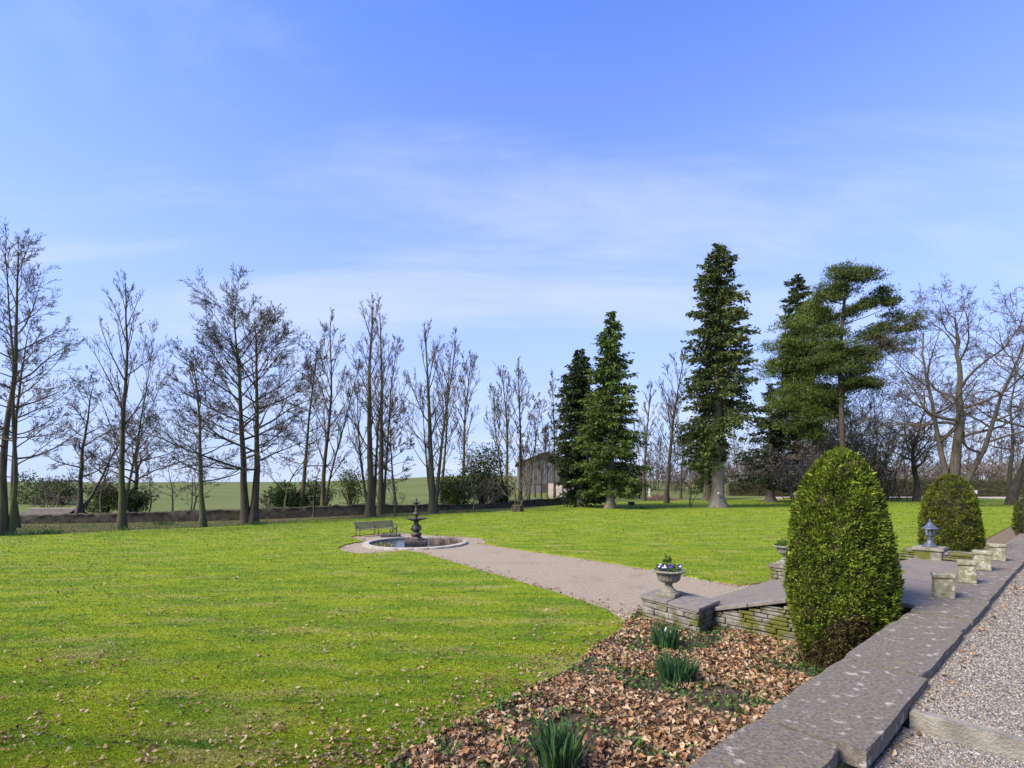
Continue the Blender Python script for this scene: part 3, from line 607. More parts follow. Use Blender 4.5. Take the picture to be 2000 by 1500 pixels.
# ------------------------------------------------------------------ trees
def rot_about(v, ax, a):
    c, s = math.cos(a), math.sin(a); k = ax[0] * v[0] + ax[1] * v[1] + ax[2] * v[2]
    cr = (ax[1] * v[2] - ax[2] * v[1], ax[2] * v[0] - ax[0] * v[2], ax[0] * v[1] - ax[1] * v[0])
    return tuple(v[i] * c + cr[i] * s + ax[i] * k * (1 - c) for i in range(3))
def nrm(v):
    l = math.sqrt(v[0] ** 2 + v[1] ** 2 + v[2] ** 2) + 1e-9; return (v[0] / l, v[1] / l, v[2] / l)
class Bare:
    def __init__(s, seed, gn=.12, up=.06, n2=7, n3=6, n4=3, twig=.010, l2=.52, l3=.5, spread=42, tw_len=.55):
        s.r = random.Random(seed); s.tr = Tubes(); s.br = Tubes(); s.gn, s.up, s.n = gn, up, (0, n2, n3, n4); s.twig = twig; s.lr = .0135; s.l = (0, l2, l3, tw_len); s.spread = spread
    def line(s, p, d, L, r0, r1, n, gn, up):
        pts = [p]; rad = [r0]; dirs = [d]; st = L / n; g = s.r.gauss
        for i in range(n):
            d = nrm((d[0] + g(0, gn), d[1] + g(0, gn), d[2] + g(0, gn) + up)); p = (p[0] + d[0] * st, p[1] + d[1] * st, p[2] + d[2] * st)
            pts.append(p); dirs.append(d); rad.append(r0 + (r1 - r0) * ((i + 1) / n) ** (.62 if n > 10 else .8))
        return pts, rad, dirs
    def kids(s, pts, rad, dirs, L, lev):
        if lev > 3: return
        r = s.r; n = len(pts) - 1; cnt = s.n[lev]
        cnt = max(1, int(cnt * r.uniform(.75, 1.3)))
        for k in range(cnt):
            t = r.uniform(.22 if lev == 1 else .15, 1.0) ** .85 * n; i = min(int(t), n - 1); f = t - i
            p = tuple(pts[i][j] + (pts[i + 1][j] - pts[i][j]) * f for j in range(3)); d = dirs[i + 1]
            ax = nrm((r.gauss(0, 1), r.gauss(0, 1), r.gauss(0, 1))); ax = nrm((d[1] * ax[2] - d[2] * ax[1], d[2] * ax[0] - d[0] * ax[2], d[0] * ax[1] - d[1] * ax[0]))
            dd = rot_about(d, ax, R(r.uniform(.6, 1.3) * s.spread)); rr = max((rad[i] + (rad[i + 1] - rad[i]) * f) * .6, s.twig)
            LL = L * s.l[lev] * r.uniform(.6, 1.15) * (1 - .45 * t / n)
            s.branch(p, dd, LL, rr, lev + 1)
    def branch(s, p, d, L, r0, lev):
        n = {1: 7, 2: 4, 3: 2, 4: 1}[lev]; k = {1: 5, 2: 4, 3: 3, 4: 1}[lev]
        pts, rad, dirs = s.line(p, d, L, r0, max(r0 * .22, s.twig * .35), n, s.gn * (1.0 if lev < 3 else 1.15), s.up if lev < 3 else s.up * .5)
        s.br.add(pts, rad, k); s.kids(pts, rad, dirs, L, lev)
    def leader(s, p, d, H, r0, fb, nl, lenf, elevf, gn=.03, up=.03, tip=.12, azb=None):
        n = 14; pts, rad, dirs = s.line(p, d, H, r0, r0 * tip, n, gn, up)
        rad[0] = r0 * 1.35; rad[1] = r0 * .92
        s.tr.add(pts, rad, 9); az = s.r.uniform(0, 6.28)
        for k in range(nl):
            u = (k + s.r.random()) / nl; t = (fb + (1 - fb) * u ** .9) * n; i = min(int(t), n - 1); f = t - i
            q = tuple(pts[i][j] + (pts[i + 1][j] - pts[i][j]) * f for j in range(3)); az += 2.4 + s.r.gauss(0, .5)
            e = R(elevf(u) + s.r.gauss(0, 7)); dd = (math.cos(az) * math.cos(e), math.sin(az) * math.cos(e), math.sin(e))
            ri = rad[i] + (rad[i + 1] - rad[i]) * f; LL = lenf(u) * s.r.uniform(.7, 1.15)
            s.branch(q, dd, LL, min(ri * .62, .012 + LL * s.lr), 1)
    def make(s, name, label, loc, group, bark='bark', twig='twig'):
        t = thing(name, label, 'tree', loc, 0, group)
        s.tr.obj('trunk', bark, t); s.br.obj('crown', twig, t); return t
def pole_tree(seed, H, r0, hw, kind, stems=None, dens=1.0, tw=.015):
    """bare tree of a kind: H height, hw half width of the crown in metres"""
    P = dict(poplar=dict(gn=.055, up=.08, n2=7, n3=6, n4=3, spread=29), beech=dict(gn=.075, up=.05, n2=10, n3=8, n4=4, spread=36), oak=dict(gn=.17, up=.05, n2=11, n3=8, n4=3, spread=48), small=dict(gn=.15, up=.06, n2=6, n3=5, n4=3, spread=42))[kind]
    P = dict(P); P['n2'] = max(3, round(P['n2'] * dens)); b = Bare(seed, twig=tw, **P); b.lr = .024 if kind == 'oak' else .0135
    prof = dict(poplar=(lambda u: hw * 1.9 * (1 - u) ** .55 * (.55 + .45 * min(1, u * 3)) + .5, lambda u: 48 + 28 * u, .22), beech=(lambda u: hw * (1.15 - .55 * u), lambda u: 8 + 52 * u, .26), oak=(lambda u: hw * (1.15 - .5 * u), lambda u: 12 + 50 * u, .28), small=(lambda u: hw * (1.2 - .6 * u), lambda u: 22 + 45 * u, .25))[kind]
    for (dx, dy, lx, ly, hf, rf) in (stems or [(0, 0, 0, 0, 1, 1)]):
        nl = int(dict(poplar=26, beech=26, oak=20, small=12)[kind] * dens * (.6 + .4 * hf) / (1 if not stems else .5 + .5 * len(stems)) + 3)
        b.leader((dx, dy, -.1), nrm((lx, ly, 1)), H * hf, r0 * rf, prof[2], nl, prof[0], prof[1], gn=dict(poplar=.025, beech=.035, oak=.10, small=.08)[kind])
    return b
TREES = [  # px, base y, top y, half width px, kind, trunk radius px, stems, name, label
 (3, 1045, 392, 130, 'beech', 11, [(0, 0, .01, 0, 1, 1), (.3, .2, .10, 0, .95, .6)], 'beech_tree', 'tall bare broadleaf tree cut off by the left edge of the photo'),
 (31, 1030, 600, 75, 'beech', 7.5, None, 'beech_tree', 'slim straight bare tree just right of the leftmost tree'),
 (150, 1020, 715, 66, 'oak', 7, [(0, 0, -.03, 0, 1, 1), (.1, 0, .28, 0, .8, .7)], 'oak_tree', 'forked crooked bare tree with short snaggy branches, left of the tall spindly one'),
 (238, 1031, 545, 66, 'poplar', 9, [(0, 0, 0, 0, 1, 1), (0, 0, .16, .05, .78, .45)], 'poplar_tree', 'tall spindly bare tree with mossy trunk, in front of the evergreen shrub on the left'),
 (258, 1003, 770, 85, 'oak', 7, None, 'oak_tree', 'broad round-headed bare tree behind the tall spindly one on the left'),
 (396, 1028, 655, 85, 'beech', 8, None, 'beech_tree', 'leaning-footed bare tree left of the big twin-trunk tree'),
 (484, 1021, 540, 135, 'beech', 11, [(-.12, 0, -.02, 0, 1, 1), (.35, .1, .03, 0, .98, 1)], 'beech_tree', 'largest bare tree on the left, with twin trunks side by side'),
 (591, 1004, 635, 62, 'beech', 6.5, None, 'beech_tree', 'bare tree rising behind the evergreen shrub, right of the twin-trunk tree'),
 (630, 1007, 625, 52, 'poplar', 7, [(0, 0, -.01, 0, 1, 1), (.1, 0, .16, 0, .82, .55)], 'poplar_tree', 'slender bare tree with a fork low on its right side, left of the bench'),
 (723, 1008, 597, 62, 'poplar', 11, [(0, 0, .03, 0, 1, 1), (-.1, .2, -.22, 0, .62, .45), (.1, .2, .13, 0, .72, .5)], 'poplar_tree', 'dense tall bare poplar with several stems directly behind the bench'),
 (743, 1004, 610, 45, 'poplar', 8.5, [(0, 0, .01, 0, 1, 1), (.2, 0, .09, 0, .85, .5)], 'poplar_tree', 'second trunk of the pair of bare poplars behind the bench, on the right'),
 (775, 997, 760, 48, 'beech', 4, [(0, 0, -.13, 0, 1, 1)], 'young_tree', 'thin leaning bare tree right of the poplar pair'),
 (846, 1001, 628, 60, 'poplar', 10, [(0, 0, .0, 0, 1, 1), (.1, 0, .13, 0, .93, .6), (-.1, 0, -.13, 0, .6, .4)], 'poplar_tree', 'tall bare poplar with stout trunk right behind the fountain'),
 (862, 985, 690, 32, 'poplar', 5, None, 'poplar_tree', 'thinner bare poplar partly hidden behind the one by the fountain'),
 (905, 985, 698, 42, 'poplar', 5.5, None, 'poplar_tree', 'upright bare tree rising out of the big dark evergreen bushes'),
 (988, 986, 725, 42, 'poplar', 5.5, [(0, 0, 0, 0, 1, 1), (-.1, 0, -.10, 0, .85, .6)], 'poplar_tree', 'bare poplar left of the barn behind the many-stemmed stump tree'),
 (1016, 984, 715, 36, 'poplar', 5.5, None, 'poplar_tree', 'bare poplar standing against the left end of the barn'),
 (1032, 982, 790, 30, 'poplar', 3.5, [(0, 0, -.14, 0, .5, 1), (0, 0, .05, 0, 1, .9)], 'young_tree', 'curved thin bare tree in front of the barn roof slope'),
 (1057, 980, 835, 22, 'poplar', 2.6, None, 'young_tree', 'thin straight bare tree in front of the barn ridge'),
 (1083, 979, 725, 22, 'poplar', 3.5, None, 'poplar_tree', 'pale twiggy bare poplar just left of the dark conifer'),
 (1258, 978, 752, 27, 'poplar', 5, None, 'poplar_tree', 'bare tree close on the right of the big conifer pair'),
 (1302, 983, 697, 40, 'poplar', 6, [(0, 0, 0, 0, 1, 1), (0, 0, .14, 0, .72, .5)], 'poplar_tree', 'tall bare tree growing through the brushwood pile'),
 (1792, 979, 700, 110, 'oak', 7, None, 'oak_tree', 'dark-trunked bare oak left of the domed topiary'),
 (1852, 990, 498, 150, 'oak', 14, [(0, 0, .16, 0, 1, 1), (.1, .2, -.12, .1, .92, .6), (.2, 0, .45, .05, .9, .6)], 'oak_tree', 'largest bare oak with thick leaning trunk rising behind the domed topiary'),
 (1976, 986, 522, 105, 'oak', 9, [(0, 0, -.02, 0, 1, 1), (0, .2, .22, 0, .9, .6)], 'oak_tree', 'mossy-trunked bare oak near the right edge of the photo'),
]
for i, (px, pb, pt, hw, kind, tr_, stems, nm, lab) in enumerate(TREES):
    x, y = G(px, pb); z = float(zg(x, y)); k = y / F; H = (pb - pt) * k
    b = pole_tree(100 + i, H * 1.0 if kind == 'poplar' else H - .62 * hw * k, tr_ * k * (.84 if kind != 'oak' else .95), hw * k, kind, stems, .8 if hw < 40 else 1.45 if i == 6 else 1.0, .00032 * y)
    b.make(nm, lab, (x, y, z), 'bare trees round the lawn', 'bark_oak' if kind == 'oak' else 'bark', 'twig')
# saplings and small bare trees
SM = [(200, 1016, 830, 60, 'small', 'small bare tree in front of the left evergreen shrub'), (292, 1015, 900, 26, 'small', 'thin bare sapling right of the tall spindly tree'), (336, 1006, 890, 55, 'small', 'small spreading bare tree before the field wall'), (372, 1008, 880, 40, 'small', 'many-stemmed bare small tree left of the leaning-footed tree'), (556, 1008, 845, 60, 'small', 'bushy bare small tree right of the twin-trunk tree'), (612, 1010, 890, 32, 'small', 'short bare sapling under the slender forked tree'), (771, 1010, 930, 28, 'small', 'little dark-stemmed sapling on the grass right of the bench'), (740, 992, 930, 45, 'small', 'low bare bush by the field wall behind the poplars'), (1009, 999, 905, 50, 'small', 'twiggy pinkish bare tree growing from a thick stump'), (1348, 991, 890, 34, 'small', 'dark forked small tree left of the tallest conifer'), (1330, 975, 820, 50, 'small', 'twiggy bare tree behind the dark forked one'), (925, 998, 905, 42, 'small', 'small purplish bare tree in front of the dark bushes')]
for i, (px, pb, pt, hw, kind, lab) in enumerate(SM):
    x, y = G(px, pb); k = y / F; H = (pb - pt) * k; st = [(.0, 0, -.35, 0, .8, .8), (.1, 0, .3, .1, .85, .8), (0, .1, .05, 0, 1, .8)] if i in (3, 8) else [(0, 0, -.12, 0, 1, 1), (0, 0, .35, 0, .7, .6)] if i == 9 else None
    b = pole_tree(300 + i, H * .85, (.016 if i != 8 else .03) * H + .03, hw * k, kind, st, .8, .00033 * y)
    o = b.make('small_tree', lab, (x, y, float(zg(x, y))), 'small bare trees', 'bark', 'twig_pale' if i in (8,) else 'twig')
# ---- conifers
def conifer(seed, H, rad, cb, cols, nb, per, lsz, droop=.5, rise=.15, trunk_r=.5, gap=.0, side=None):
    r = np.random.default_rng(seed); tb = Tubes(); Pp, Dd, Br = [], [], []
    for k in range(nb):
        u = (k + r.random()) / nb; u = u ** .9; zc_ = H * (cb + (1 - cb) * u) * .985; az = r.random() * 6.283
        L = rad(u) * (r.uniform(.35, 1.15) if u < .95 else .6)
        if side and u < side[1] and math.cos(az - side[0]) < -.1: L *= .25
        if L < .25: L = .25
        ri = rise * (.4 + u * 1.3); t = np.linspace(0, 1, 6); ca, sa = math.cos(az), math.sin(az)
        cz = zc_ + L * (ri * t - droop * t ** 2 * (1 - .5 * u) + .22 * t ** 3)
        pts = np.stack([ca * L * t, sa * L * t, cz], 1); tb.add([tuple(p) for p in pts], list(.012 + .02 * L * (1 - t) * .6), 3)
        n = max(6, int(per * L)); tt = .12 + .88 * r.random(n) ** .75; base = np.stack([np.interp(tt, t, pts[:, j]) for j in range(3)], 1)
        wdt = (.10 + .26 * L * (1 - .6 * tt)) * .55; off = r.normal(size=(n, 3)) * wdt[:, None] * np.array([1, 1, .38]); off[:, 2] -= np.abs(off[:, 2]) * .5
        Pp.append(base + off); Dd.append(np.tile([ca, sa, -.55], (n, 1)))
        Br.append(np.full(n, .75 + .5 * r.random()))
    P = np.concatenate(Pp); Dv = np.concatenate(Dd); B = np.concatenate(Br)
    V, Fq, C = leaves_at(P, Dv, lsz, cols, r, .42, .55, B)
    return tb, (V, Fq, C)
def conifer_tree(name, label, px, pb, pt, prof, cb, cols, seed, nb, per, lsz, trunk_px, bark='bark_grey', dy=0, **kw):
    x, y = G(px, pb); y += dy; x = (px - 1000) / F * y; k = y / F; H = (pb - pt) * k; z = float(zg(x, y))
    pu = [p[0] for p in prof]; pv = [p[1] * k for p in prof]
    tb, fol = conifer(seed, H, lambda u: float(np.interp(u, pu, pv)), cb, cols, nb, per, lsz, **kw)
    t = thing(name, label, 'tree', (x, y, z), 0, 'evergreen conifers beyond the lawn')
    tr = Tubes(); zz = np.linspace(0, 1, 14); r0 = trunk_px * k
    rr = r0 * (1 - zz) ** .8 + .03; rr[0] = r0 * 1.75; rr[1] = r0 * 1.0
    zs = zz * H * .985; zs[1] = H * .045
    tr.add([(0.02 * H * math.sin(3 * q_) * .1, 0, s_ - (.1 if q_ == 0 else 0)) for q_, s_ in zip(zz, zs)], list(rr), 12); tr.obj('trunk', bark, t)
    tb.obj('branches', 'bark', t); link('crown', np_mesh('crown', *fol[:2], fol[2]), 'conifer_leaf', t); return t
CG = [(.060, .088, .020), (.085, .115, .026), (.042, .066, .018), (.115, .125, .036)]
CG2 = [(.080, .125, .022), (.11, .155, .028), (.055, .09, .018)]
CD = [(.032, .046, .018), (.045, .062, .022), (.024, .034, .014)]
conifer_tree('cedar_tree', 'tallest conifer, a narrow ragged spire with a flared pale trunk', 1402, 991, 468, [(0, 62), (.1, 72), (.3, 70), (.5, 62), (.7, 50), (.85, 36), (.95, 24), (1, 8)], .17, CG, 1, 430, 30, .40, 12, side=(math.pi, .18), droop=.55)
conifer_tree('cypress_tree', 'bright green cone-shaped conifer, the larger of the close pair', 1192, 993, 603, [(0, 58), (.15, 68), (.3, 64), (.5, 52), (.7, 36), (.9, 18), (1, 5)], .07, CG2, 2, 430, 34, .36, 8, droop=.5)
conifer_tree('yew_tree', 'darker conifer half hidden behind the bright green one', 1132, 992, 680, [(0, 30), (.1, 42), (.3, 50), (.55, 46), (.8, 30), (.95, 14), (1, 5)], .02, CD + CG[:1], 3, 420, 30, .40, 8, dy=2.5, droop=.45)
conifer_tree('cypress_tree', 'dark spire-topped conifer rising behind the pine trees', 1556, 975, 533, [(0, 40), (.5, 34), (.8, 25), (.95, 17), (1, 6)], .3, CD + CG[:2], 4, 300, 26, .5, 8, dy=8)
conifer_tree('spruce_tree', 'dark open spruce with layered drooping branches left of the pines', 1505, 980, 745, [(0, 70), (.3, 62), (.6, 40), (.9, 14), (1, 4)], .12, CD, 5, 190, 24, .42, 8, droop=.35, rise=.05)
conifer_tree('cypress_tree', 'low leafy conifer skirt hanging left of the tallest trunk', 1378, 977, 830, [(0, 30), (.4, 32), (.8, 18), (1, 5)], .12, CG2, 6, 150, 26, .4, 5, dy=2)
def pine(name, label, px, pb, trunk, pads, seed, dep, cols):
    x0, y0 = G(px, pb); y0 = dep; x0 = (px - 1000) / F * y0; k = y0 / F; z0 = float(zg(x0, y0)); r = np.random.default_rng(seed)
    t = thing(name, label, 'tree', (x0, y0, z0), 0, 'evergreen conifers beyond the lawn')
    T = [((a - px) * k, 0, CAMZ + (HY - b) * k - z0) for a, b in trunk]; T[0] = (0, 0, -.1)
    tr = Tubes(); n = len(T); tr.add(T, [.34 * (1 - .72 * i / (n - 1)) for i in range(n)], 9); tr.obj('trunk', 'bark_pine', t)
    br = Tubes(); parts = []; pi = 0
    pads = [(a + r.uniform(-.6, .6) * rx, b + r.uniform(-.9, .9) * ry, rx * r.uniform(.5, .95), ry * r.uniform(.7, 1.3)) for a, b, rx, ry in pads for _ in range(4)]
    for (a, b, rx, ry) in pads:
        rx *= 1.2; ry *= (1.9 if seed == 11 else 1.45)
        c_ = ((a - px) * k, r.uniform(-1, 1) * rx * k * .8, CAMZ + (HY - b) * k - z0)
        hd = math.hypot(c_[0], c_[1]); za_ = min(max(c_[2] - .3 * hd - r.uniform(.2, .9), 2), T[-1][2] - .3); tzs = [p_[2] for p_ in T]; s = (float(np.interp(za_, tzs, [p_[0] for p_ in T])), 0.0, za_)
        if (pi := pi + 1) % 4 == 1: br.add([s, tuple(.5 * s[i] + .5 * c_[i] + (0, 0, -.25)[i] for i in range(3)), tuple(.15 * s[i] + .85 * c_[i] + (0, 0, -.25)[i] for i in range(3)), c_], [.065, .05, .035, .02], 5)
        nt_ = max(8, int(rx * ry * k * k * 9)); d = r.normal(size=(nt_, 3)); d /= np.linalg.norm(d, axis=1, keepdims=True); d[:, 2] = np.abs(d[:, 2]) * 1.0 - .25
        cc = np.array(c_) + d * np.array([rx * k, rx * k * .8, ry * k]) * (r.random((nt_, 1)) ** .4)
        for i in range(0, nt_, 3): br.add([c_, tuple(.5 * np.array(c_) + .5 * cc[i] - [0, 0, .12]), tuple(cc[i])], [.03, .02, .012], 3)
        m = 26 if seed == 11 else 42; p = np.repeat(cc, m, 0) + r.normal(size=(nt_ * m, 3)) * [.34, .34, .16]
        bright = np.repeat(.75 + .5 * r.random(nt_), m)
        parts.append(leaves_at(p, np.tile([0, 0, .5], (len(p), 1)), .30, cols, r, .27, .8, bright))
    br.obj('branches', 'bark', t); V, Fq, C = merge(parts); link('crown', np_mesh('crown', V, Fq, C), 'conifer_leaf', t)
PG = [(.100, .145, .026), (.13, .175, .032), (.075, .11, .022)]
pine('pine_tree', 'full pale green pine with layered foliage left of the open pine', 1590, 978, [(1590, 978), (1592, 900), (1590, 800), (1585, 700), (1592, 600)], [(1592, 605, 30, 16), (1575, 632, 36, 16), (1600, 650, 34, 16), (1555, 662, 40, 16), (1528, 692, 34, 12), (1570, 690, 42, 15), (1608, 690, 34, 14), (1545, 722, 42, 14), (1590, 730, 40, 15), (1560, 770, 50, 20), (1545, 795, 38, 14), (1590, 800, 44, 20), (1580, 840, 46, 18), (1540, 835, 30, 14), (1610, 770, 34, 18)], 11, 66, PG)
pine('pine_tree', 'tall open pine with flat windswept foliage plates and bare upper trunk', 1648, 978, [(1648, 978), (1645, 850), (1640, 700), (1644, 640), (1652, 560), (1660, 540)], [(1655, 535, 36, 12), (1640, 556, 36, 14), (1675, 545, 34, 12), (1618, 578, 26, 12), (1720, 578, 26, 10), (1700, 592, 26, 9), (1735, 590, 14, 8), (1765, 625, 30, 11), (1735, 640, 36, 10), (1700, 655, 36, 9), (1780, 645, 22, 8), (1650, 688, 46, 12), (1690, 690, 44, 10), (1740, 676, 40, 9), (1620, 690, 34, 14), (1640, 720, 34, 14), (1660, 745, 28, 12), (1625, 650, 30, 12), (1612, 720, 34, 14), (1690, 720, 34, 12), (1665, 610, 26, 10), (1640, 770, 30, 14), (1690, 760, 30, 12)], 12, 62, CG2 + CG)
# ---- evergreen shrubs and thickets
def shrub(name, label, px, pb, wpx, hpx, n, cols, size, seed, dy=0, group='evergreen shrubs under the trees', clumps=22, lift=.0):
    x, y = G(px, pb); y += dy; x = (px - 1000) / F * y; k = y / F; z = float(zg(x, y)); rx, h = wpx * k / 2, hpx * k; r = np.random.default_rng(seed)
    t = thing(name, label, 'shrub', (x, y, z), 0, group); parts = []; tb = Tubes()
    for c in range(clumps):
        d = r.normal(size=3); d /= np.linalg.norm(d); q_ = d * (r.random() ** .4) * np.array([rx * .8, rx * .7, h * .42]) + [0, 0, h * (.48 + lift)]
        cr = h * r.uniform(.14, .24); m = n // clumps; e = r.normal(size=(m, 3)); e /= np.linalg.norm(e, axis=1, keepdims=True)
        p = q_ + e * (r.random((m, 1)) ** .35) * np.array([cr * 1.2, cr * 1.2, cr]); p[:, 2] = np.maximum(p[:, 2], .05)
        parts.append(leaves_at(p, e, size, cols, r, .5, .8, np.full(m, r.uniform(.7, 1.25))))
        tb.add([(q_[0] * .1, q_[1] * .1, 0), tuple(q_ * [.5, .5, .6]), tuple(q_)], [.05, .035, .015], 4)
    V, Fq, C = merge(parts); tb.obj('stems', 'bark', t); link('foliage', np_mesh('foliage', V, Fq, C), 'conifer_leaf', t); return t
CB = [(.05, .055, .024), (.07, .065, .03), (.035, .042, .02)]; SG = [(.040, .075, .018), (.055, .10, .025), (.028, .05, .015)]; SY = [(.085, .12, .035), (.06, .09, .025), (.11, .13, .05)]
shrub('evergreen_shrub', 'dark evergreen shrub behind the tall spindly tree on the left', 205, 1010, 105, 62, 4200, CG, .22, 21, 3)
shrub('evergreen_shrub', 'evergreen shrub reaching right of the tall spindly trunk', 265, 1008, 70, 55, 2600, SG, .22, 22, 3)
shrub('evergreen_shrub', 'bright green evergreen shrub right of the twin-trunk tree', 560, 1006, 80, 70, 3600, SG, .22, 23, 2)
shrub('evergreen_shrub', 'evergreen shrub between the two slim bare trees left of the bench', 612, 1006, 80, 68, 3400, SG, .22, 24, 3)
shrub('evergreen_shrub', 'airy young evergreen tree beside the field wall left of the poplars', 683, 990, 60, 85, 2200, CG, .25, 25, 0, clumps=30)
shrub('evergreen_shrub', 'glossy dark laurel mass behind the tall poplar by the fountain', 890, 996, 95, 74, 5200, CG, .24, 26, 2, clumps=34)
shrub('evergreen_shrub', 'taller holly tree in the dark bushes right of the fountain', 942, 994, 80, 135, 5200, CD + CG, .24, 27, 3, clumps=42)
shrub('evergreen_shrub', 'dark bush between holly and stump tree', 975, 990, 60, 60, 2200, CD, .24, 28, 3)
shrub('evergreen_shrub', 'dark evergreen bush under the right side of the conifer pair', 1232, 976, 66, 50, 2600, CD, .3, 29, 3)
shrub('evergreen_shrub', 'pale green bushes beyond the leftmost trees', 70, 1000, 130, 70, 3000, SY, .3, 30, 14)
shrub('evergreen_shrub', 'leafy climber-clad bush at the left edge behind the trees', 120, 998, 90, 60, 2200, SY, .3, 31, 10)
shrub('evergreen_shrub', 'dark brownish evergreen mass under the full pine', 1590, 976, 130, 150, 4200, CB, .34, 32, 4, clumps=40)
shrub('evergreen_shrub', 'dark brownish bush around the foot of the open pine', 1675, 976, 120, 140, 3600, CB, .34, 33, 4, clumps=36)
def thicket(name, label, px, pb, wpx, hpx, seed, n, tw='twig', dy=0, blossom=0, group='bare thickets'):
    x, y = G(px, pb); y += dy; x = (px - 1000) / F * y; k = y / F; rx, h = wpx * k / 2, hpx * k; b = Bare(seed, gn=.16, up=.05, n2=7, n3=6, n4=4, twig=.00036 * y, spread=42)
    for i in range(n):
        a = random.uniform(0, 6.28); l = random.uniform(.1, .9); dd = nrm((math.cos(a) * l * rx / h * 1.5, math.sin(a) * l * rx / h * 1.2, 1)); b.branch((random.uniform(-.25, .25) * rx, random.uniform(-.25, .25) * rx, 0), dd, h * random.uniform(.6, .95), .06, 1)
    t = thing(name, label, 'shrub', (x, y, float(zg(x, y))), 0, group); b.br.obj('branches', tw, t)
    if blossom:
        V, Fs = b.br.build(); r = np.random.default_rng(seed); V = V[(V[:, 2] > h * .25)]; p = V[r.integers(0, len(V), blossom)] + r.normal(size=(blossom, 3)) * .12
        Vv, Fq, C = leaves_at(p, r.normal(size=(blossom, 3)), .13, [(.46, .36, .36), (.55, .45, .44), (.38, .28, .28)], r, .8, 1.0); link('blossom', np_mesh('blossom', Vv, Fq, C), 'leaf', t)
    return t
thicket('flowering_shrub', 'pale pink blossoming shrub behind the left flank of the tall clipped conifer', 1560, 985, 150, 120, 51, 20, 'twig', 0, 1300)
thicket('bare_shrub', 'large twiggy brown thicket beneath the open pine', 1660, 978, 200, 260, 52, 40, 'twig_pale', -3)
thicket('bare_shrub', 'brown twiggy thicket below the full pine', 1600, 976, 160, 190, 53, 26, 'twig', 2)
thicket('bare_shrub', 'spreading bare shrub between topiary and dark-trunked oak', 1740, 978, 150, 170, 54, 22, 'twig', 0)
thicket('bare_shrub', 'bare brown bush at the far left behind the trees', 105, 1003, 110, 60, 55, 12, 'twig_pale', 4)
thicket('bare_shrub', 'bare pinkish bush left of the stump tree', 955, 992, 70, 70, 56, 10, 'twig_pale', 0)
thicket('bare_shrub', 'low bare bush by the wall between twin-trunk tree and shrub', 520, 1003, 60, 50, 57, 9, 'twig_pale', 1)
# ---- background woodland: single thin trees, sharing a few meshes
protos = []
for i in range(4):
    b = pole_tree(400 + i, 15, .16, 2.6, 'poplar' if i % 2 else 'beech', None, .6, .028); protos.append((np_mesh('trunk', *b.tr.build(), smooth=True), np_mesh('crown', *b.br.build(), smooth=True)))
for a, c_ in protos: a.materials.append(MATS['bark']); c_.materials.append(MATS['twig'])
bgx = [1248, 1272, 1286, 1318, 1336, 1362, 1428, 1446, 1462, 1480, 1500, 1524, 1548, 1580, 1622, 1660, 1700, 1726, 1752, 1774, 1812, 1834, 1872, 1894, 1916, 1936, 1958, 1990, 1045, 1068, 1100]
bgx += [1210 + i * 12.5 + random.uniform(-5, 5) for i in range(76)]
for i, px in enumerate(bgx):
    y = (random.uniform(104, 124) if i < 31 else random.uniform(126, 165)) if px > 1200 else random.uniform(70, 80); x = (px - 1000) / F * y
    t = thing('woodland_tree', 'thin bare tree in the woodland strip beyond the lawn', 'tree', (x, y, float(zg(x, y))), random.uniform(0, 6.28), 'far woodland trees'); s = random.uniform(.65, 1.15); t.scale = (s, s, s)
    a, c_ = protos[i % 4]; link('trunk', a, None, t); link('crown', c_, None, t)
ug = []
for i in range(3):
    b = Bare(700 + i, gn=.15, up=.05, n2=6, n3=6, n4=3, twig=.034, spread=42)
    for q in range(12):
        a = random.uniform(0, 6.28); l = random.uniform(.2, 1.0); b.branch((random.uniform(-1.2, 1.2), random.uniform(-1.2, 1.2), 0), nrm((math.cos(a) * l, math.sin(a) * l, 1)), random.uniform(4, 7.5), .07, 1)
    ug.append(np_mesh('branches', *b.br.build(), smooth=True)); ug[-1].materials.append(MATS['twig_pale' if i else 'twig'])
for i in range(46):
    px = 1225 + i * 18 + random.uniform(-7, 7); y = random.uniform(108, 140); x = (px - 1000) / F * y
    t = thing('woodland_bush', 'bare brown bush in the undergrowth of the far woodland strip', 'shrub', (x, y, float(zg(x, y))), random.uniform(0, 6.28), 'far woodland undergrowth'); sc_ = random.uniform(.7, 1.3); t.scale = (sc_ * 1.2, sc_ * 1.2, sc_); link('branches', ug[i % 3], None, t)
# ------------------------------------------------------------------ hedge, field wall, barn, shed, odds and ends
def hedge(name, label, p0, p1, h, wd, n, cols, seed, step=.0):
    r = np.random.default_rng(seed); L = math.hypot(p1[0] - p0[0], p1[1] - p0[1]); a = math.atan2(p1[1] - p0[1], p1[0] - p0[0]); z = float(zg(*p0))
    t = thing(name, label, 'hedge', (p0[0], p0[1], z), a); bm = box_bm(L, wd * .8, h * .93, .1); bmesh.ops.translate(bm, vec=(L / 2, 0, h * .465), verts=bm.verts); bm_obj('core', bm, 'hedge_core', t)
    f = r.random(n); p = np.empty((n, 3)); d = np.zeros((n, 3)); top = f < .3; p[:, 0] = r.random(n) * L
    p[:, 1] = np.where(top, (r.random(n) - .5) * wd, -wd * .42 + r.normal(size=n) * .07); p[:, 2] = np.where(top, h * .95 + r.normal(size=n) * .05, r.random(n) * h); d[:, 2] = top; d[:, 1] = top - 1.0
    V, Fq, C = leaves_at(p, d, .22, cols, r, .5, .8); link('foliage', np_mesh('foliage', V, Fq, C), 'conifer_leaf', t)
HC = [(.07, .085, .03), (.055, .07, .025), (.09, .09, .04)]
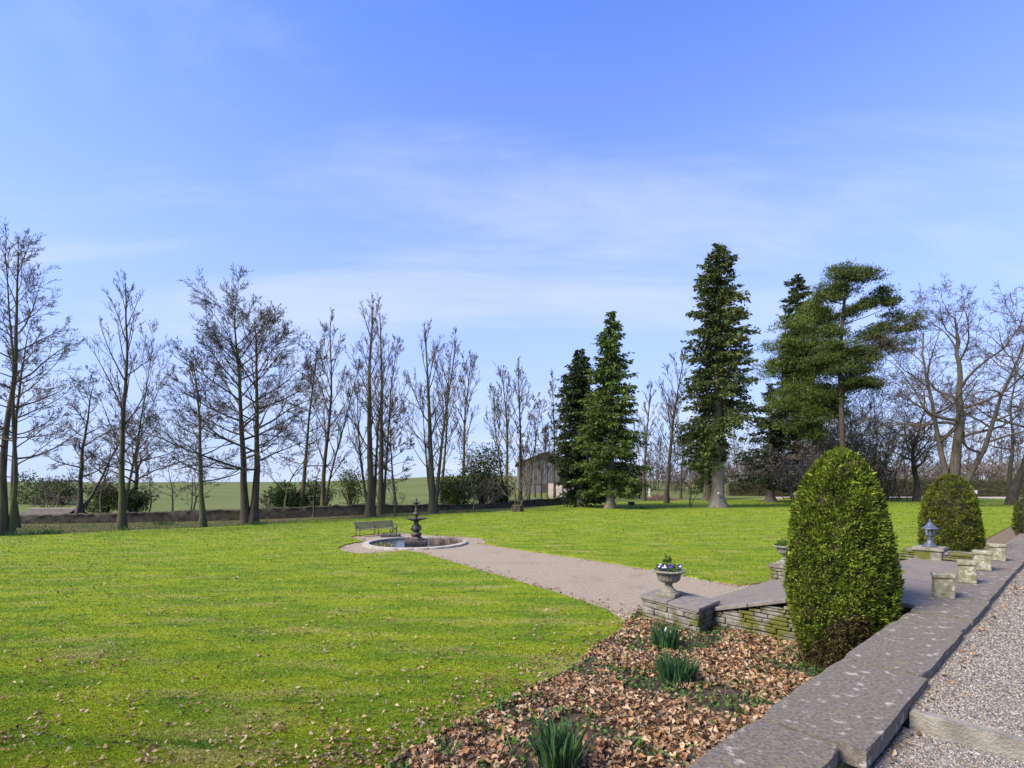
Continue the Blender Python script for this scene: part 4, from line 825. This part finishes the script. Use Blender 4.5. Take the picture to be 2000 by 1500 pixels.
hedge('clipped_hedge', 'long clipped brownish hedge along the drive on the right', G(1700, 969.5), G(2500, 971), 3.0, 1.4, 14000, HC, 61)
hedge('clipped_hedge', 'low dark hedge beyond the driveway behind the tallest conifer', G(1420, 969.3), G(1690, 969.5), 2.6, 1.4, 5000, HC, 62)
fwll = thing('field_wall', 'dark drystone boundary wall between the trees and the open field', 'wall')
wp = [(-500, 1022, 37), (-100, 1009, 39), (100, 1005, 41), (300, 1000, 43), (500, 993, 45), (700, 986, 48), (950, 984, 53), (1130, 968, 62), (1200, 965, 66)]
seg_pts = []
for (a, b) in zip(wp, wp[1:]):
    for i in range(14):
        f = i / 14; px, py, Zd = (a[j] + (b[j] - a[j]) * f for j in range(3)); seg_pts.append(((px - 1000) / F * Zd, Zd, CAMZ - (py - HY) / F * Zd))
r = np.random.default_rng(44); sp = []
for p, q in zip(seg_pts, seg_pts[1:]):
    m_ = max(2, int(math.hypot(q[0] - p[0], q[1] - p[1]) / .35))
    for i in range(m_): sp.append(tuple(p[j] + (q[j] - p[j]) * i / m_ for j in range(3)))
sp = np.array(sp); n = len(sp); tz = sp[:, 2] + r.normal(size=n) * .035; j2 = lambda: r.normal(size=n) * .025
rows = [np.stack([sp[:, 0] + j2(), sp[:, 1] + dy_ + j2(), tz + dz_], 1) for dy_, dz_ in ((-.30, -1.0), (-.26, -.45), (-.22, -.12), (-.24, -.10), (-.2, 0), (.2, .01), (.28, -1.0))]
V = np.concatenate(rows); i = np.arange(n - 1); Fq = np.concatenate([np.stack([a * n + i, a * n + i + 1, (a + 1) * n + i + 1, (a + 1) * n + i], 1) for a in range(6)])
mat('field_wall', (.038, .032, .022), (.085, .072, .052), 2.6, .95, 1, 4, c3=(.06, .065, .025), scale3=.8)
link('wall', np_mesh('wall', V, Fq), 'field_wall', fwll)
# barn: gable end faces the garden
bY = 96; k = bY / F; bx0, bx1, bxa = (1012 - 1000) * k, (1128 - 1000) * k, (1066 - 1000) * k; ze, za, zbse = CAMZ + (940 - 905) * k, CAMZ + (940 - 884) * k, CAMZ + (940 - 972) * k
bn = thing('farm_barn', 'large dark timber-clad barn with a low pitched roof beyond the wall', 'barn', (0, 0, 0))
bm = bmesh.new(); fr = [(bx0, zbse), (bx1, zbse), (bx1, ze), (bxa, za), (bx0, ze)]
A = [bm.verts.new((x, bY, z)) for x, z in fr]; Bv = [bm.verts.new((x, bY + 22, z)) for x, z in fr]; bm.faces.new(A); bm.faces.new(Bv[::-1])
for i in range(5): bm.faces.new((A[i], A[(i + 1) % 5], Bv[(i + 1) % 5], Bv[i]))
bm_obj('wall', bm, 'barn_clad', bn)
for i in range(26):
    x = bx0 + (bx1 - bx0) * (i + .5) / 26; zt = ze + (za - ze) * (1 - abs(x - bxa) / ((bxa - bx0) if x < bxa else (bx1 - bxa)))
    bm = box_bm((bx1 - bx0) / 26 * .8, .08, zt - zbse - 2.6, 0); o = bm_obj('cladding_board', bm, 'barn_clad', bn); o.location = (x, bY - .05, (zt + zbse + 2.6) / 2 - .1)
for sx, ex in ((-1, bx0 - .5), (1, bx1 + .5)):
    bm = prism_bm([(bxa, bY - .6), (bxa, bY + 22.5), (ex, bY + 22.5), (ex, bY - .6)], [za + .02, za + .02, ze - .18, ze - .18], [za + .2, za + .2, ze, ze]); bm_obj('roof', bm, 'barn_roof', bn)
bm_obj('door', box_bm(3.6, .1, 2.6), 'barn_roof', bn).location = (bxa + 1, bY - .06, zbse + 1.3)
yy = prism_bm([(5.2, 66), (8.3, 66), (9.8, 92), (6.5, 92)], -1.3, [-1.02, -1.02, 1.2, 1.2]); tag(bm_obj('farm_yard', yy, 'yard'), kind='structure')
# shed roofs beyond the wall on the far left
x, y = (105 - 1000) / F * 47, 47.0
sh = thing('low_shed', 'low stone outbuilding with pale ridge beyond the wall at far left', 'shed', (x, y, -2.2), R(4))
bm_obj('wall', box_bm(3.6, 2.2, 1.0), 'wall_stone', sh).location = (0, 0, .3)
bm = prism_bm([(-2, -1.3), (2, -1.3), (2, 0), (-2, 0)], [.75, .75, 1.2, 1.2], [.82, .82, 1.28, 1.28]); bm_obj('roof', bm, 'shed_roof', sh)
bm = prism_bm([(-2, 1.3), (-2, .001), (2, .001), (2, 1.3)], [.75, 1.2, 1.2, .75], [.82, 1.28, 1.28, .82]); bm_obj('roof', bm, 'shed_roof', sh)
bm_obj('ridge', box_bm(4.05, .14, .08, .02), 'pale_stone', sh).location = (0, 0, 1.31)
# brush pile, trough, stump, sign, white pole
x, y = G(1290, 977); r = np.random.default_rng(5)
tb = Tubes()
for i in range(420):
    a = r.random() * 6.28; q_ = r.random() ** .5; px_, py_ = math.cos(a) * q_ * 2.4, math.sin(a) * q_ * 1.6; z = (1 - q_ ** 1.6) * 1.0 * r.random(); d = r.normal(size=3) * [1, 1, .35]; d /= np.linalg.norm(d); L = r.uniform(.5, 1.4)
    tb.add([(px_ - d[0] * L / 2, py_ - d[1] * L / 2, max(.02, z - d[2] * L / 2)), (px_, py_, z + .05), (px_ + d[0] * L / 2, py_ + d[1] * L / 2, max(.02, z + d[2] * L / 2))], [.03, .025, .012], 4)
t = thing('brush_pile', 'heap of reddish cut brushwood round the foot of a tall bare tree', 'brush pile', (x, y, float(zg(x, y)))); tb.obj('sticks', 'brush', t)
x, y = G(1233, 986.5); t = thing('planter', 'small dark flared trough standing on the far lawn', 'planter', (x, y, float(zg(x, y))))
bm = prism_bm([(-.28, -.2), (.28, -.2), (.28, .2), (-.28, .2)], 0, .36)
for v in bm.verts:
    if v.co.z > .1: v.co.x *= 1.25; v.co.y *= 1.25
bm_obj('body', bm, 'terracotta_dark', t); bm_obj('soil', box_bm(.6, .4, .04), 'soil', t).location.z = .36
x, y = G(1010, 999); t = tag(bm_obj('tree_stump', lathe_bm([(.62, -.05), (.55, .1), (.5, .4), (.52, .55), (.42, .6)], 14, lambda a, z: 1 + .14 * math.sin(a * 5 + z * 3)), 'bark'), 'thick dark stump at the foot of the twiggy pinkish tree', 'stump'); t.location = (x, y, float(zg(x, y)))
x, y = G(1381, 978); t = tag(bm_obj('tree_stump', lathe_bm([(.9, -.05), (.75, .2), (.6, .5), (.5, 1.2), (.42, 2.2)], 14, lambda a, z: 1 + .08 * math.sin(a * 5 + z)), 'bark'), 'brown broken trunk left of the tallest conifer', 'stump'); t.location = (x, y, float(zg(x, y)))
x, y = G(1268, 972); t = thing('white_post', 'small white post standing far off left of the brushwood', 'post', (x, y, float(zg(x, y)))); bm_obj('shaft', box_bm(.3, .1, 1.4, .03), 'white', t).location.z = .7; bm_obj('cap', box_bm(.36, .16, .08, .02), 'white', t).location.z = 1.44
x, y = G(1905, 973); t = thing('small_sign', 'small white notice board on a post at the right hedge', 'sign', (x, y, float(zg(x, y)))); bm_obj('board', box_bm(.6, .05, .55, .01), 'white', t).location.z = 1.0; bm_obj('post', box_bm(.08, .06, 1.0), 'bark', t).location = (0, .06, .4)
x, y = G(1404, 967); t = thing('nest_box', 'little white-fronted nest box fixed on the flared conifer trunk', 'nest box', (0, 0, 0))
tx, ty = G(1402, 991); ty -= .95; bm_obj('box', box_bm(.22, .18, .3, .01), 'bark', t).location = ((1402 - 1000) / F * ty, ty, CAMZ + (940 - 963) / F * ty); bm_obj('front', box_bm(.16, .03, .2, .01), 'white', t).location = ((1402 - 1000) / F * ty, ty - .1, CAMZ + (940 - 963) / F * ty)

# ------------------------------------------------------------------ clipped topiary
def topiary(label, x, y, z0, rmax, H, seed, n, prof, cols, brown=.0):
    r = np.random.default_rng(seed); t = thing('clipped_conifer', label, 'topiary', (x, y, z0), 0, 'clipped conifers along the terrace')
    pz = [a * H for a, _ in prof]; pr = [b * rmax for _, b in prof]
    bm = lathe_bm([(max(.02, np.interp(zz, pz, pr) * .86), zz) for zz in np.linspace(.12, H * .97, 20)], 24); bm_obj('inner_growth', bm, 'core', t, True)
    tube_obj('trunk', [(0, 0, -.1), (0, 0, .2), (0, 0, .5)], .08, 'bark', t)
    zz = np.linspace(0, H, 200); rr = np.interp(zz, pz, pr); dr = np.gradient(rr, zz); dens = np.maximum(rr, .02) * np.sqrt(1 + dr ** 2); cdf = np.cumsum(dens); cdf /= cdf[-1]
    h = np.interp(r.random(n), cdf, zz); a = r.random(n) * 6.283; R0 = np.interp(h, zz, rr); sl = np.interp(h, zz, dr)
    m_ = 22; nc = n // m_; hc = h[:nc]; ac = a[:nc]; jit = r.normal(size=(nc, m_)) * .028
    h = np.clip(np.repeat(hc, m_) + jit.ravel(), .02, H * .998); a = np.repeat(ac, m_) + (r.normal(size=(nc, m_)) * .028).ravel() / np.repeat(np.maximum(np.interp(hc, zz, rr), .12), m_)
    n = nc * m_; R0 = np.interp(h, zz, rr); sl = np.interp(h, zz, dr); tuft = np.repeat(r.normal(size=nc), m_); shade = np.repeat(.42 + 1.05 * r.random(nc) ** 1.2, m_)
    lump = 1 + .02 * tuft * .7 + .035 * np.sin(a * 3 + h * 2.2 + seed) + .03 * np.sin(a * 7 - h * 5) + .02 * np.sin(a * 13 + h * 9)
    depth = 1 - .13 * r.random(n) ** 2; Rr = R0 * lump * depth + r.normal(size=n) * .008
    nd = np.stack([np.cos(a), np.sin(a), -sl], 1); nd /= np.linalg.norm(nd, axis=1, keepdims=True)
    p = np.stack([np.cos(a) * Rr, np.sin(a) * Rr, h], 1); d = nd * .8 + np.array([0, 0, .55])
    patch = .5 + .5 * np.sin(a * 4 + 2 * np.sin(h * 3 + seed)) * np.sin(h * 4.3 + a)
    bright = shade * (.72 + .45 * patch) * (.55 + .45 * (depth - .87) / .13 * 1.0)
    if brown:
        mask = (h < brown * H * (.75 + .4 * np.sin(a * 3 + 1.0))) & (r.random(n) < .62)
        keep = ~(mask & (r.random(n) < .35)); 
    V, Fq, C = leaves_at(p, d + np.repeat(r.normal(size=(nc, 3)) * .55, m_, 0), .046 * (1 + .7 * (r.random(n) < .012)), cols, r, .30, .6, bright)
    bt = np.repeat(np.repeat(r.random(nc) < .022, m_), 4); C[bt] = np.array([.15, .10, .05]) * (.6 + .8 * r.random((bt.sum(), 1)))
    if brown:
        mk = np.repeat(mask, 4); C[mk] = np.array([.075, .05, .03]) * (.6 + .8 * r.random((mk.sum(), 1)))
    link('foliage', np_mesh('foliage', V, Fq, C), 'conifer_leaf', t); return t
TC = [(.120, .180, .014), (.17, .225, .018), (.082, .135, .013), (.24, .27, .028), (.14, .205, .018)]
tx, ty = G(1640, 1302)
topiary('tallest clipped conifer, a bullet-shaped green column with browned base beside the coping', tx, ty, float(zg(tx, ty)), 89 / F * ty, CAMZ + (940 - 880) / F * ty - float(zg(tx, ty)), 71, 86000, [(0, .62), (.1, .80), (.22, .94), (.36, 1.0), (.5, .98), (.65, .90), (.78, .77), (.88, .60), (.95, .40), (.985, .22), (1, .05)], TC, .26)
ty = 12.3; tx = (1856 - 1000) / F * ty
topiary('dome-shaped clipped conifer behind the pedestal lamp', tx, ty, -.92, 47 / F * ty, CAMZ + (940 - 927) / F * ty + .92, 72, 48000, [(0, .72), (.2, .92), (.4, 1.0), (.6, .96), (.78, .83), (.9, .60), (.97, .34), (1, .08)], [(.135, .170, .014), (.185, .21, .018), (.10, .13, .014)])
ty = 15.6; tx = (2032 - 1000) / F * ty
topiary('clipped conifer at the right edge, only its left flank in view', tx, ty, -.55, 38 / F * ty, 2.05, 73, 14000, [(0, .3), (.12, .7), (.35, 1.0), (.6, .95), (.8, .72), (.93, .4), (1, .05)], [(.085, .11, .016), (.11, .13, .018), (.06, .085, .014)])
# ------------------------------------------------------------------ daffodil clumps
def clump(label, x, y, rad, h, n, seed, cat='plant', group='daffodil clumps', fl=0):
    r = np.random.default_rng(seed); z = float(zg(x, y)); t = thing('daffodil_clump', label, cat, (x, y, z - .02), 0, group)
    a = r.random(n) * 6.28; q_ = rad * np.sqrt(r.random(n)); b = np.stack([np.cos(a) * q_, np.sin(a) * q_, np.zeros(n)], 1); hh = h * (.65 + .45 * r.random(n)); ln = (b[:, :2] / rad * .25 + r.normal(size=(n, 2)) * .12) * hh[:, None]; w_ = (.006 + .003 * r.random(n)) * max(1, h / .3); az = r.random(n) * 6.28; sd_ = np.stack([np.cos(az), np.sin(az), 0 * az], 1) * w_[:, None]
    m1 = b + np.stack([ln[:, 0] * .3, ln[:, 1] * .3, hh * .55], 1); tip = b + np.stack([ln[:, 0], ln[:, 1], hh], 1)
    V = np.stack([b - sd_, b + sd_, m1 + sd_, m1 - sd_, tip + sd_ * .35, tip - sd_ * .35], 1).reshape(-1, 3); i = np.arange(n)[:, None] * 6; cs = np.array([(.035, .10, .035), (.05, .13, .045), (.028, .08, .035), (.08, .14, .04)])
    link('leaves', np_mesh('leaves', V, np.concatenate([i + [[0, 1, 2, 3]], i + [[3, 2, 4, 5]]]), np.repeat(cs[r.integers(0, 4, n)] * (.75 + .5 * r.random((n, 1))), 6, 0)), 'conifer_leaf', t)
    for f in range(fl):
        o = bm_obj('bud', lathe_bm([(.004, 0), (.012, .02), (.012, .05), (.003, .075)], 8), 'white', t, True); o.location = (-.03 + .05 * f, -.08, h * .78); o.rotation_euler = (R(12), R(8), 0)
    return t
x, y = G(1300, 1262); clump('daffodil clump with one white bud, nearest the urn wall', x, y, .17, .33, 230, 81, fl=1)
x, y = G(1322, 1327); clump('broad daffodil clump in the middle of the leafy bed', x, y, .20, .30, 300, 82)
x, y = G(1092, 1497); clump('daffodil clump at the bottom edge of the photo', x, y, .16, .34, 240, 83)
for i, (px, py, rd, lab) in enumerate(((40, 1046, .6, 'green daffodil leaves at the foot of the leftmost tree'), (80, 1044, .45, 'small daffodil patch right of the leftmost tree foot'), (105, 1043, .4, 'daffodil patch on the lawn edge between the left trees'), (320, 1024, .7, 'daffodil patch left of the leaning-footed tree'), (242, 1036, .3, 'daffodil tuft at the foot of the tall spindly tree'), (505, 1025, .55, 'daffodil leaves at the foot of the twin-trunk tree'), (880, 1001, .6, 'daffodil patch right of the stout poplar by the fountain'), (915, 1000, .4, 'small daffodil tuft before the laurel'), (948, 1000, .6, 'daffodil patch left of the stump tree'), (1235, 994, .8, 'daffodil patch beyond the lawn near the flared trough'), (1258, 994, .5, 'daffodil patch end right of the conifer pair'))):
    x, y = G(px, py); clump(lab, x, y, rd, .3, int(260 * rd), 90 + i)

# ------------------------------------------------------------------ small stuff: grass, leaves, pebbles, ground cover
def fbm(x, y, s=0):
    return (np.sin(x * 1.9 + 1.7 * np.sin(y * 1.3 + s) + s) + np.sin(y * 2.3 + 1.9 * np.sin(x * 1.1 - s)) + .7 * np.sin(x * 4.1 - y * 3.3 + s) + .5 * np.sin(x * 7.7 + y * 6.1)) / 3.2
def blades(name, label, X, Y, Zs, hb, wb, m, tint, r):
    n = len(X); z = zg(X, Y) + Zs; a = r.random(n) * 6.283; h = hb * (.5 + .9 * r.random(n)); wv = wb * (.7 + .6 * r.random(n)); ln = r.normal(size=(n, 2)) * .55 * h[:, None]
    sd_ = np.stack([np.cos(a) * wv, np.sin(a) * wv, 0 * a], 1); b = np.stack([X, Y, z], 1); tip = b + np.stack([ln[:, 0], ln[:, 1], h], 1)
    V = np.stack([b - sd_, b + sd_, tip], 1).reshape(-1, 3); C = np.repeat(tint * (.72 + .55 * r.random((n, 1))) * np.ones((1, 3)), 3, 0)
    return tag(link(name, np_mesh(name, V, np.arange(n * 3).reshape(-1, 3), C), m), label, 'grass', None, 'stuff')
r = np.random.default_rng(99); n = 600000
px = r.random(n) * 2080 - 40; py = 975 + (1512 - 975) * r.random(n) ** .85
X, Y = GN(px, py); ok = inpoly(X, Y, lawn_poly); X, Y = X[ok], Y[ok]
blades('lawn_grass', 'short mossy yellow-green grass blades of the lawn', X, Y, -.006, .013 + .0014 * Y, .0020 + .00054 * Y, 'grass_blade', 1.0, r)
n = 60000; px = r.random(n) * 1250 - 40; py = 985 + 65 * r.random(n); X, Y = GN(px, py); ok = ~inpoly(X, Y, lawn_poly) & ~inpoly(X, Y, path_s) & (Y > 20) & (Y < 60); X, Y = X[ok], Y[ok]
blades('rough_grass', 'longer rough grass under the boundary trees', X, Y, -.05, .10, .016, 'rough_blade', 1.0, r)
LC = np.array([(.34, .175, .078), (.41, .24, .115), (.26, .125, .055), (.44, .31, .185), (.18, .09, .045), (.40, .27, .155), (.50, .37, .23)])
def leaf_obj(name, label, X, Y, Z, size, cols, r, tilt=.5):
    n = len(X); nz = np.stack([r.normal(size=n) * tilt, r.normal(size=n) * tilt, np.ones(n)], 1); nz /= np.linalg.norm(nz, axis=1, keepdims=True)
    a = np.cross(nz, r.normal(size=(n, 3))); a /= np.linalg.norm(a, axis=1, keepdims=True); b = np.cross(nz, a); L = (size * (.55 + .8 * r.random(n)))[:, None]; Wd = L * (.45 + .25 * r.random((n, 1))); cu = (L * r.uniform(-.35, .45, (n, 1))) * nz
    c = np.stack([X, Y, Z], 1); V = np.stack([c - a * L * .5, c + b * Wd * .5 + cu, c - a * L * .05, c + a * L * .5 + cu * .4, c - b * Wd * .5 + cu], 1).reshape(-1, 3)
    i = np.arange(n)[:, None] * 5; Fq = np.concatenate([i + [[0, 2, 1]], i + [[2, 3, 1]], i + [[0, 4, 2]], i + [[2, 4, 3]]])
    C = np.repeat(cols[r.integers(0, len(cols), n)] * (.6 + .7 * r.random((n, 1))), 5, 0)
    return tag(link(name, np_mesh(name, V, Fq, C), 'leaf'), label, 'leaves', None, 'stuff')
n = 52000; t_ = r.random(n) * 9 - .5; s_ = r.random(n) * 5.2; X = -1 + D[0] * t_ + NN[0] * s_; Y = 1.138 + D[1] * t_ + NN[1] * s_
ok = inpoly(X, Y, bed_poly) & (Y > 2.2); X, Y = X[ok], Y[ok]; g = fbm(X * 1.4, Y * 1.4, 2.0); ok = r.random(len(X)) < np.clip(.95 - .85 * (g > .28), .08, 1); X, Y = X[ok], Y[ok]
leaf_obj('leaf_litter', 'thick litter of fallen brown beech leaves covering the bed', X, Y, zg(X, Y) - .02 + .05 * r.random(len(X)), .056 + .03 * r.random(len(X)) ** 2, LC, r, .6)
n = 42000; px = r.random(n) * 2060 - 30; py = 1000 + 510 * r.random(n); X, Y = GN(px, py); ok = inpoly(X, Y, lawn_poly); X, Y = X[ok], Y[ok]
g = fbm(X * .8, Y * .8, 5) + .4 * fbm(X * 3, Y * 3, 1); db = np.clip(1 - np.min([np.hypot(X - bx_, Y - by_) for bx_, by_ in dense(bed_w[1:], .5)[:60]], axis=0) / 1.1, 0, 1) ** 1.3; ok = r.random(len(X)) < np.clip(.10 + .34 * (g > .38) + .55 * db, 0, 1); X, Y = X[ok], Y[ok]
leaf_obj('lawn_leaves', 'scattered fallen leaves lying on the lawn', X, Y, zg(X, Y) + .018 + .02 * r.random(len(X)), .036 + .0020 * Y, np.concatenate([LC * .85, LC * .7, [(.46, .35, .22)]]), r, .5)
n = 2600; i0 = r.integers(0, len(path_s), n); P = np.array(path_s)[i0]; X = P[:, 0] + r.normal(size=n) * .22; Y = P[:, 1] + r.normal(size=n) * .22; ok = inpoly(X, Y, path_s) & (Y > 8) ; X, Y = X[ok], Y[ok]
leaf_obj('path_leaves', 'dry leaves gathered along the edges of the gravel path', X, Y, zg(X, Y) - .03 + .02 * r.random(len(X)), .065, LC, r, .5)
n = 5200; t_ = 13.9 + 14 * r.random(n); s_ = .1 + 1.9 * r.random(n); X = -1 + D[0] * t_ + NN[0] * s_; Y = 1.138 + D[1] * t_ + NN[1] * s_
leaf_obj('bed_leaves', 'fallen leaves on the far terrace bed beside the domed topiary', X, Y, zg(X, Y) + .0 + .04 * r.random(n), .10, LC, r, .6)
n = 90; t_ = 3 + 9 * r.random(n); s_ = -.64 - .12 * r.random(n); X = -1 + D[0] * t_ + NN[0] * s_; Y = 1.138 + D[1] * t_ + NN[1] * s_
leaf_obj('gravel_leaves', 'few orange leaves caught along the coping edge in the gravel', X, Y, np.where(t_ > 4.6, -.06, -.155) + .015 * r.random(n), .05, LC, r, .7)
# low green weeds in the bed
n = 9000; t_ = r.random(n) * 9 - .5; s_ = r.random(n) * 5.2; X = -1 + D[0] * t_ + NN[0] * s_; Y = 1.138 + D[1] * t_ + NN[1] * s_; ok = inpoly(X, Y, bed_poly) & (Y > 2.2); X, Y = X[ok], Y[ok]; g = fbm(X * 1.4, Y * 1.4, 2.0); ok = (g > .18) | (r.random(len(X)) < .10); X, Y = X[ok], Y[ok]
p = np.stack([X, Y, zg(X, Y) - .01 + .05 * r.random(len(X))], 1); p = np.repeat(p, 3, 0) + r.normal(size=(len(X) * 3, 3)) * [.02, .02, .008]
V, Fq, C = leaves_at(p, np.tile([0, 0, .5], (len(p), 1)), .042, [(.06, .13, .02), (.09, .17, .03), (.045, .10, .03)], r, .7, 1.0)
tag(link('ground_cover', np_mesh('ground_cover', V, Fq, C), 'conifer_leaf'), 'low green weeds growing through the leaf litter', 'weeds', None, 'stuff')
n = 1500; t_ = r.random(n) * 8.5; s_ = .1 + r.random(n) * 3.6; X = -1 + D[0] * t_ + NN[0] * s_; Y = 1.138 + D[1] * t_ + NN[1] * s_; ok = inpoly(X, Y, bed_poly) & (Y > 2.2) & (fbm(X, Y, 7) > -.1); X, Y = X[ok], Y[ok]; n = len(X)
a = r.random(n) * 6.28; L = .12 + .18 * r.random(n); b = np.stack([X, Y, zg(X, Y) + .01], 1); d = np.stack([np.cos(a) * .8, np.sin(a) * .8, .25 + .5 * r.random(n)], 1); sd_ = np.stack([-np.sin(a), np.cos(a), 0 * a], 1) * .0022
V = np.stack([b - sd_, b + sd_, b + d * L[:, None]], 1).reshape(-1, 3)
tag(link('dry_stalks', np_mesh('dry_stalks', V, np.arange(n * 3).reshape(-1, 3), np.repeat(np.array([[.5, .4, .26]]) * (.7 + .5 * r.random((n, 1))), 3, 0)), 'leaf'), 'pale dry grass stalks sticking out of the leaf litter', 'stalks', None, 'stuff')
# pebbles
OCT = np.array([(1, 0, 0), (-1, 0, 0), (0, 1, 0), (0, -1, 0), (0, 0, 1), (0, 0, -1)], float); OF = np.array([(0, 2, 4), (2, 1, 4), (1, 3, 4), (3, 0, 4), (2, 0, 5), (1, 2, 5), (3, 1, 5), (0, 3, 5)])
PC = np.array([(.22, .195, .16), (.30, .27, .22), (.16, .145, .125), (.38, .345, .29), (.25, .19, .13), (.12, .11, .10)])
def pebbles(name, label, X, Y, Z, sz, r):
    n = len(X); a = r.random(n) * 6.283; S = np.stack([sz * (.8 + .7 * r.random(n)), sz * (.6 + .5 * r.random(n)), sz * (.35 + .35 * r.random(n))], 1)
    L = OCT[None] * S[:, None, :] * (1 + .3 * r.normal(size=(n, 6, 1))); ca, sa = np.cos(a)[:, None], np.sin(a)[:, None]; tl = r.normal(size=(n, 1)) * .35
    x = L[..., 0] * ca - L[..., 1] * sa; y = L[..., 0] * sa + L[..., 1] * ca; V = np.stack([x + X[:, None], y + Y[:, None], L[..., 2] + tl * x + Z[:, None]], -1).reshape(-1, 3)
    Fq = (np.arange(n)[:, None, None] * 6 + OF[None]).reshape(-1, 3); C = np.repeat(PC[r.integers(0, len(PC), n)] * (.75 + .5 * r.random((n, 1))), 6, 0)
    return tag(link(name, np_mesh(name, V, Fq, C), 'pebble'), label, 'gravel', None, 'stuff')
n = 41000; px = 1640 + 400 * r.random(n); py = 1085 + 430 * r.random(n) ** .9; v = (py - HY) / F
Yh = (CAMZ + .075) / v; Xh = (px - 1000) / F * Yh; t_ = (Xh + 1) * D[0] + (Yh - 1.138) * D[1]; lo_ = t_ < 4.56; Yh = np.where(lo_, (CAMZ + .17) / v, Yh); Xh = (px - 1000) / F * Yh
t_ = (Xh + 1) * D[0] + (Yh - 1.138) * D[1]; s_ = (Xh + 1) * NN[0] + (Yh - 1.138) * NN[1]; ok = (s_ < -.61) & ((t_ < 4.53) | (t_ > 4.72)) & (lo_ == (t_ < 4.6)); X, Y, lo_ = Xh[ok], Yh[ok], lo_[ok]
pebbles('terrace_pebbles', 'loose grey and tan gravel stones on the terrace', X, Y, np.where(lo_, -.167, -.072), .0062 + .0014 * Y, r)
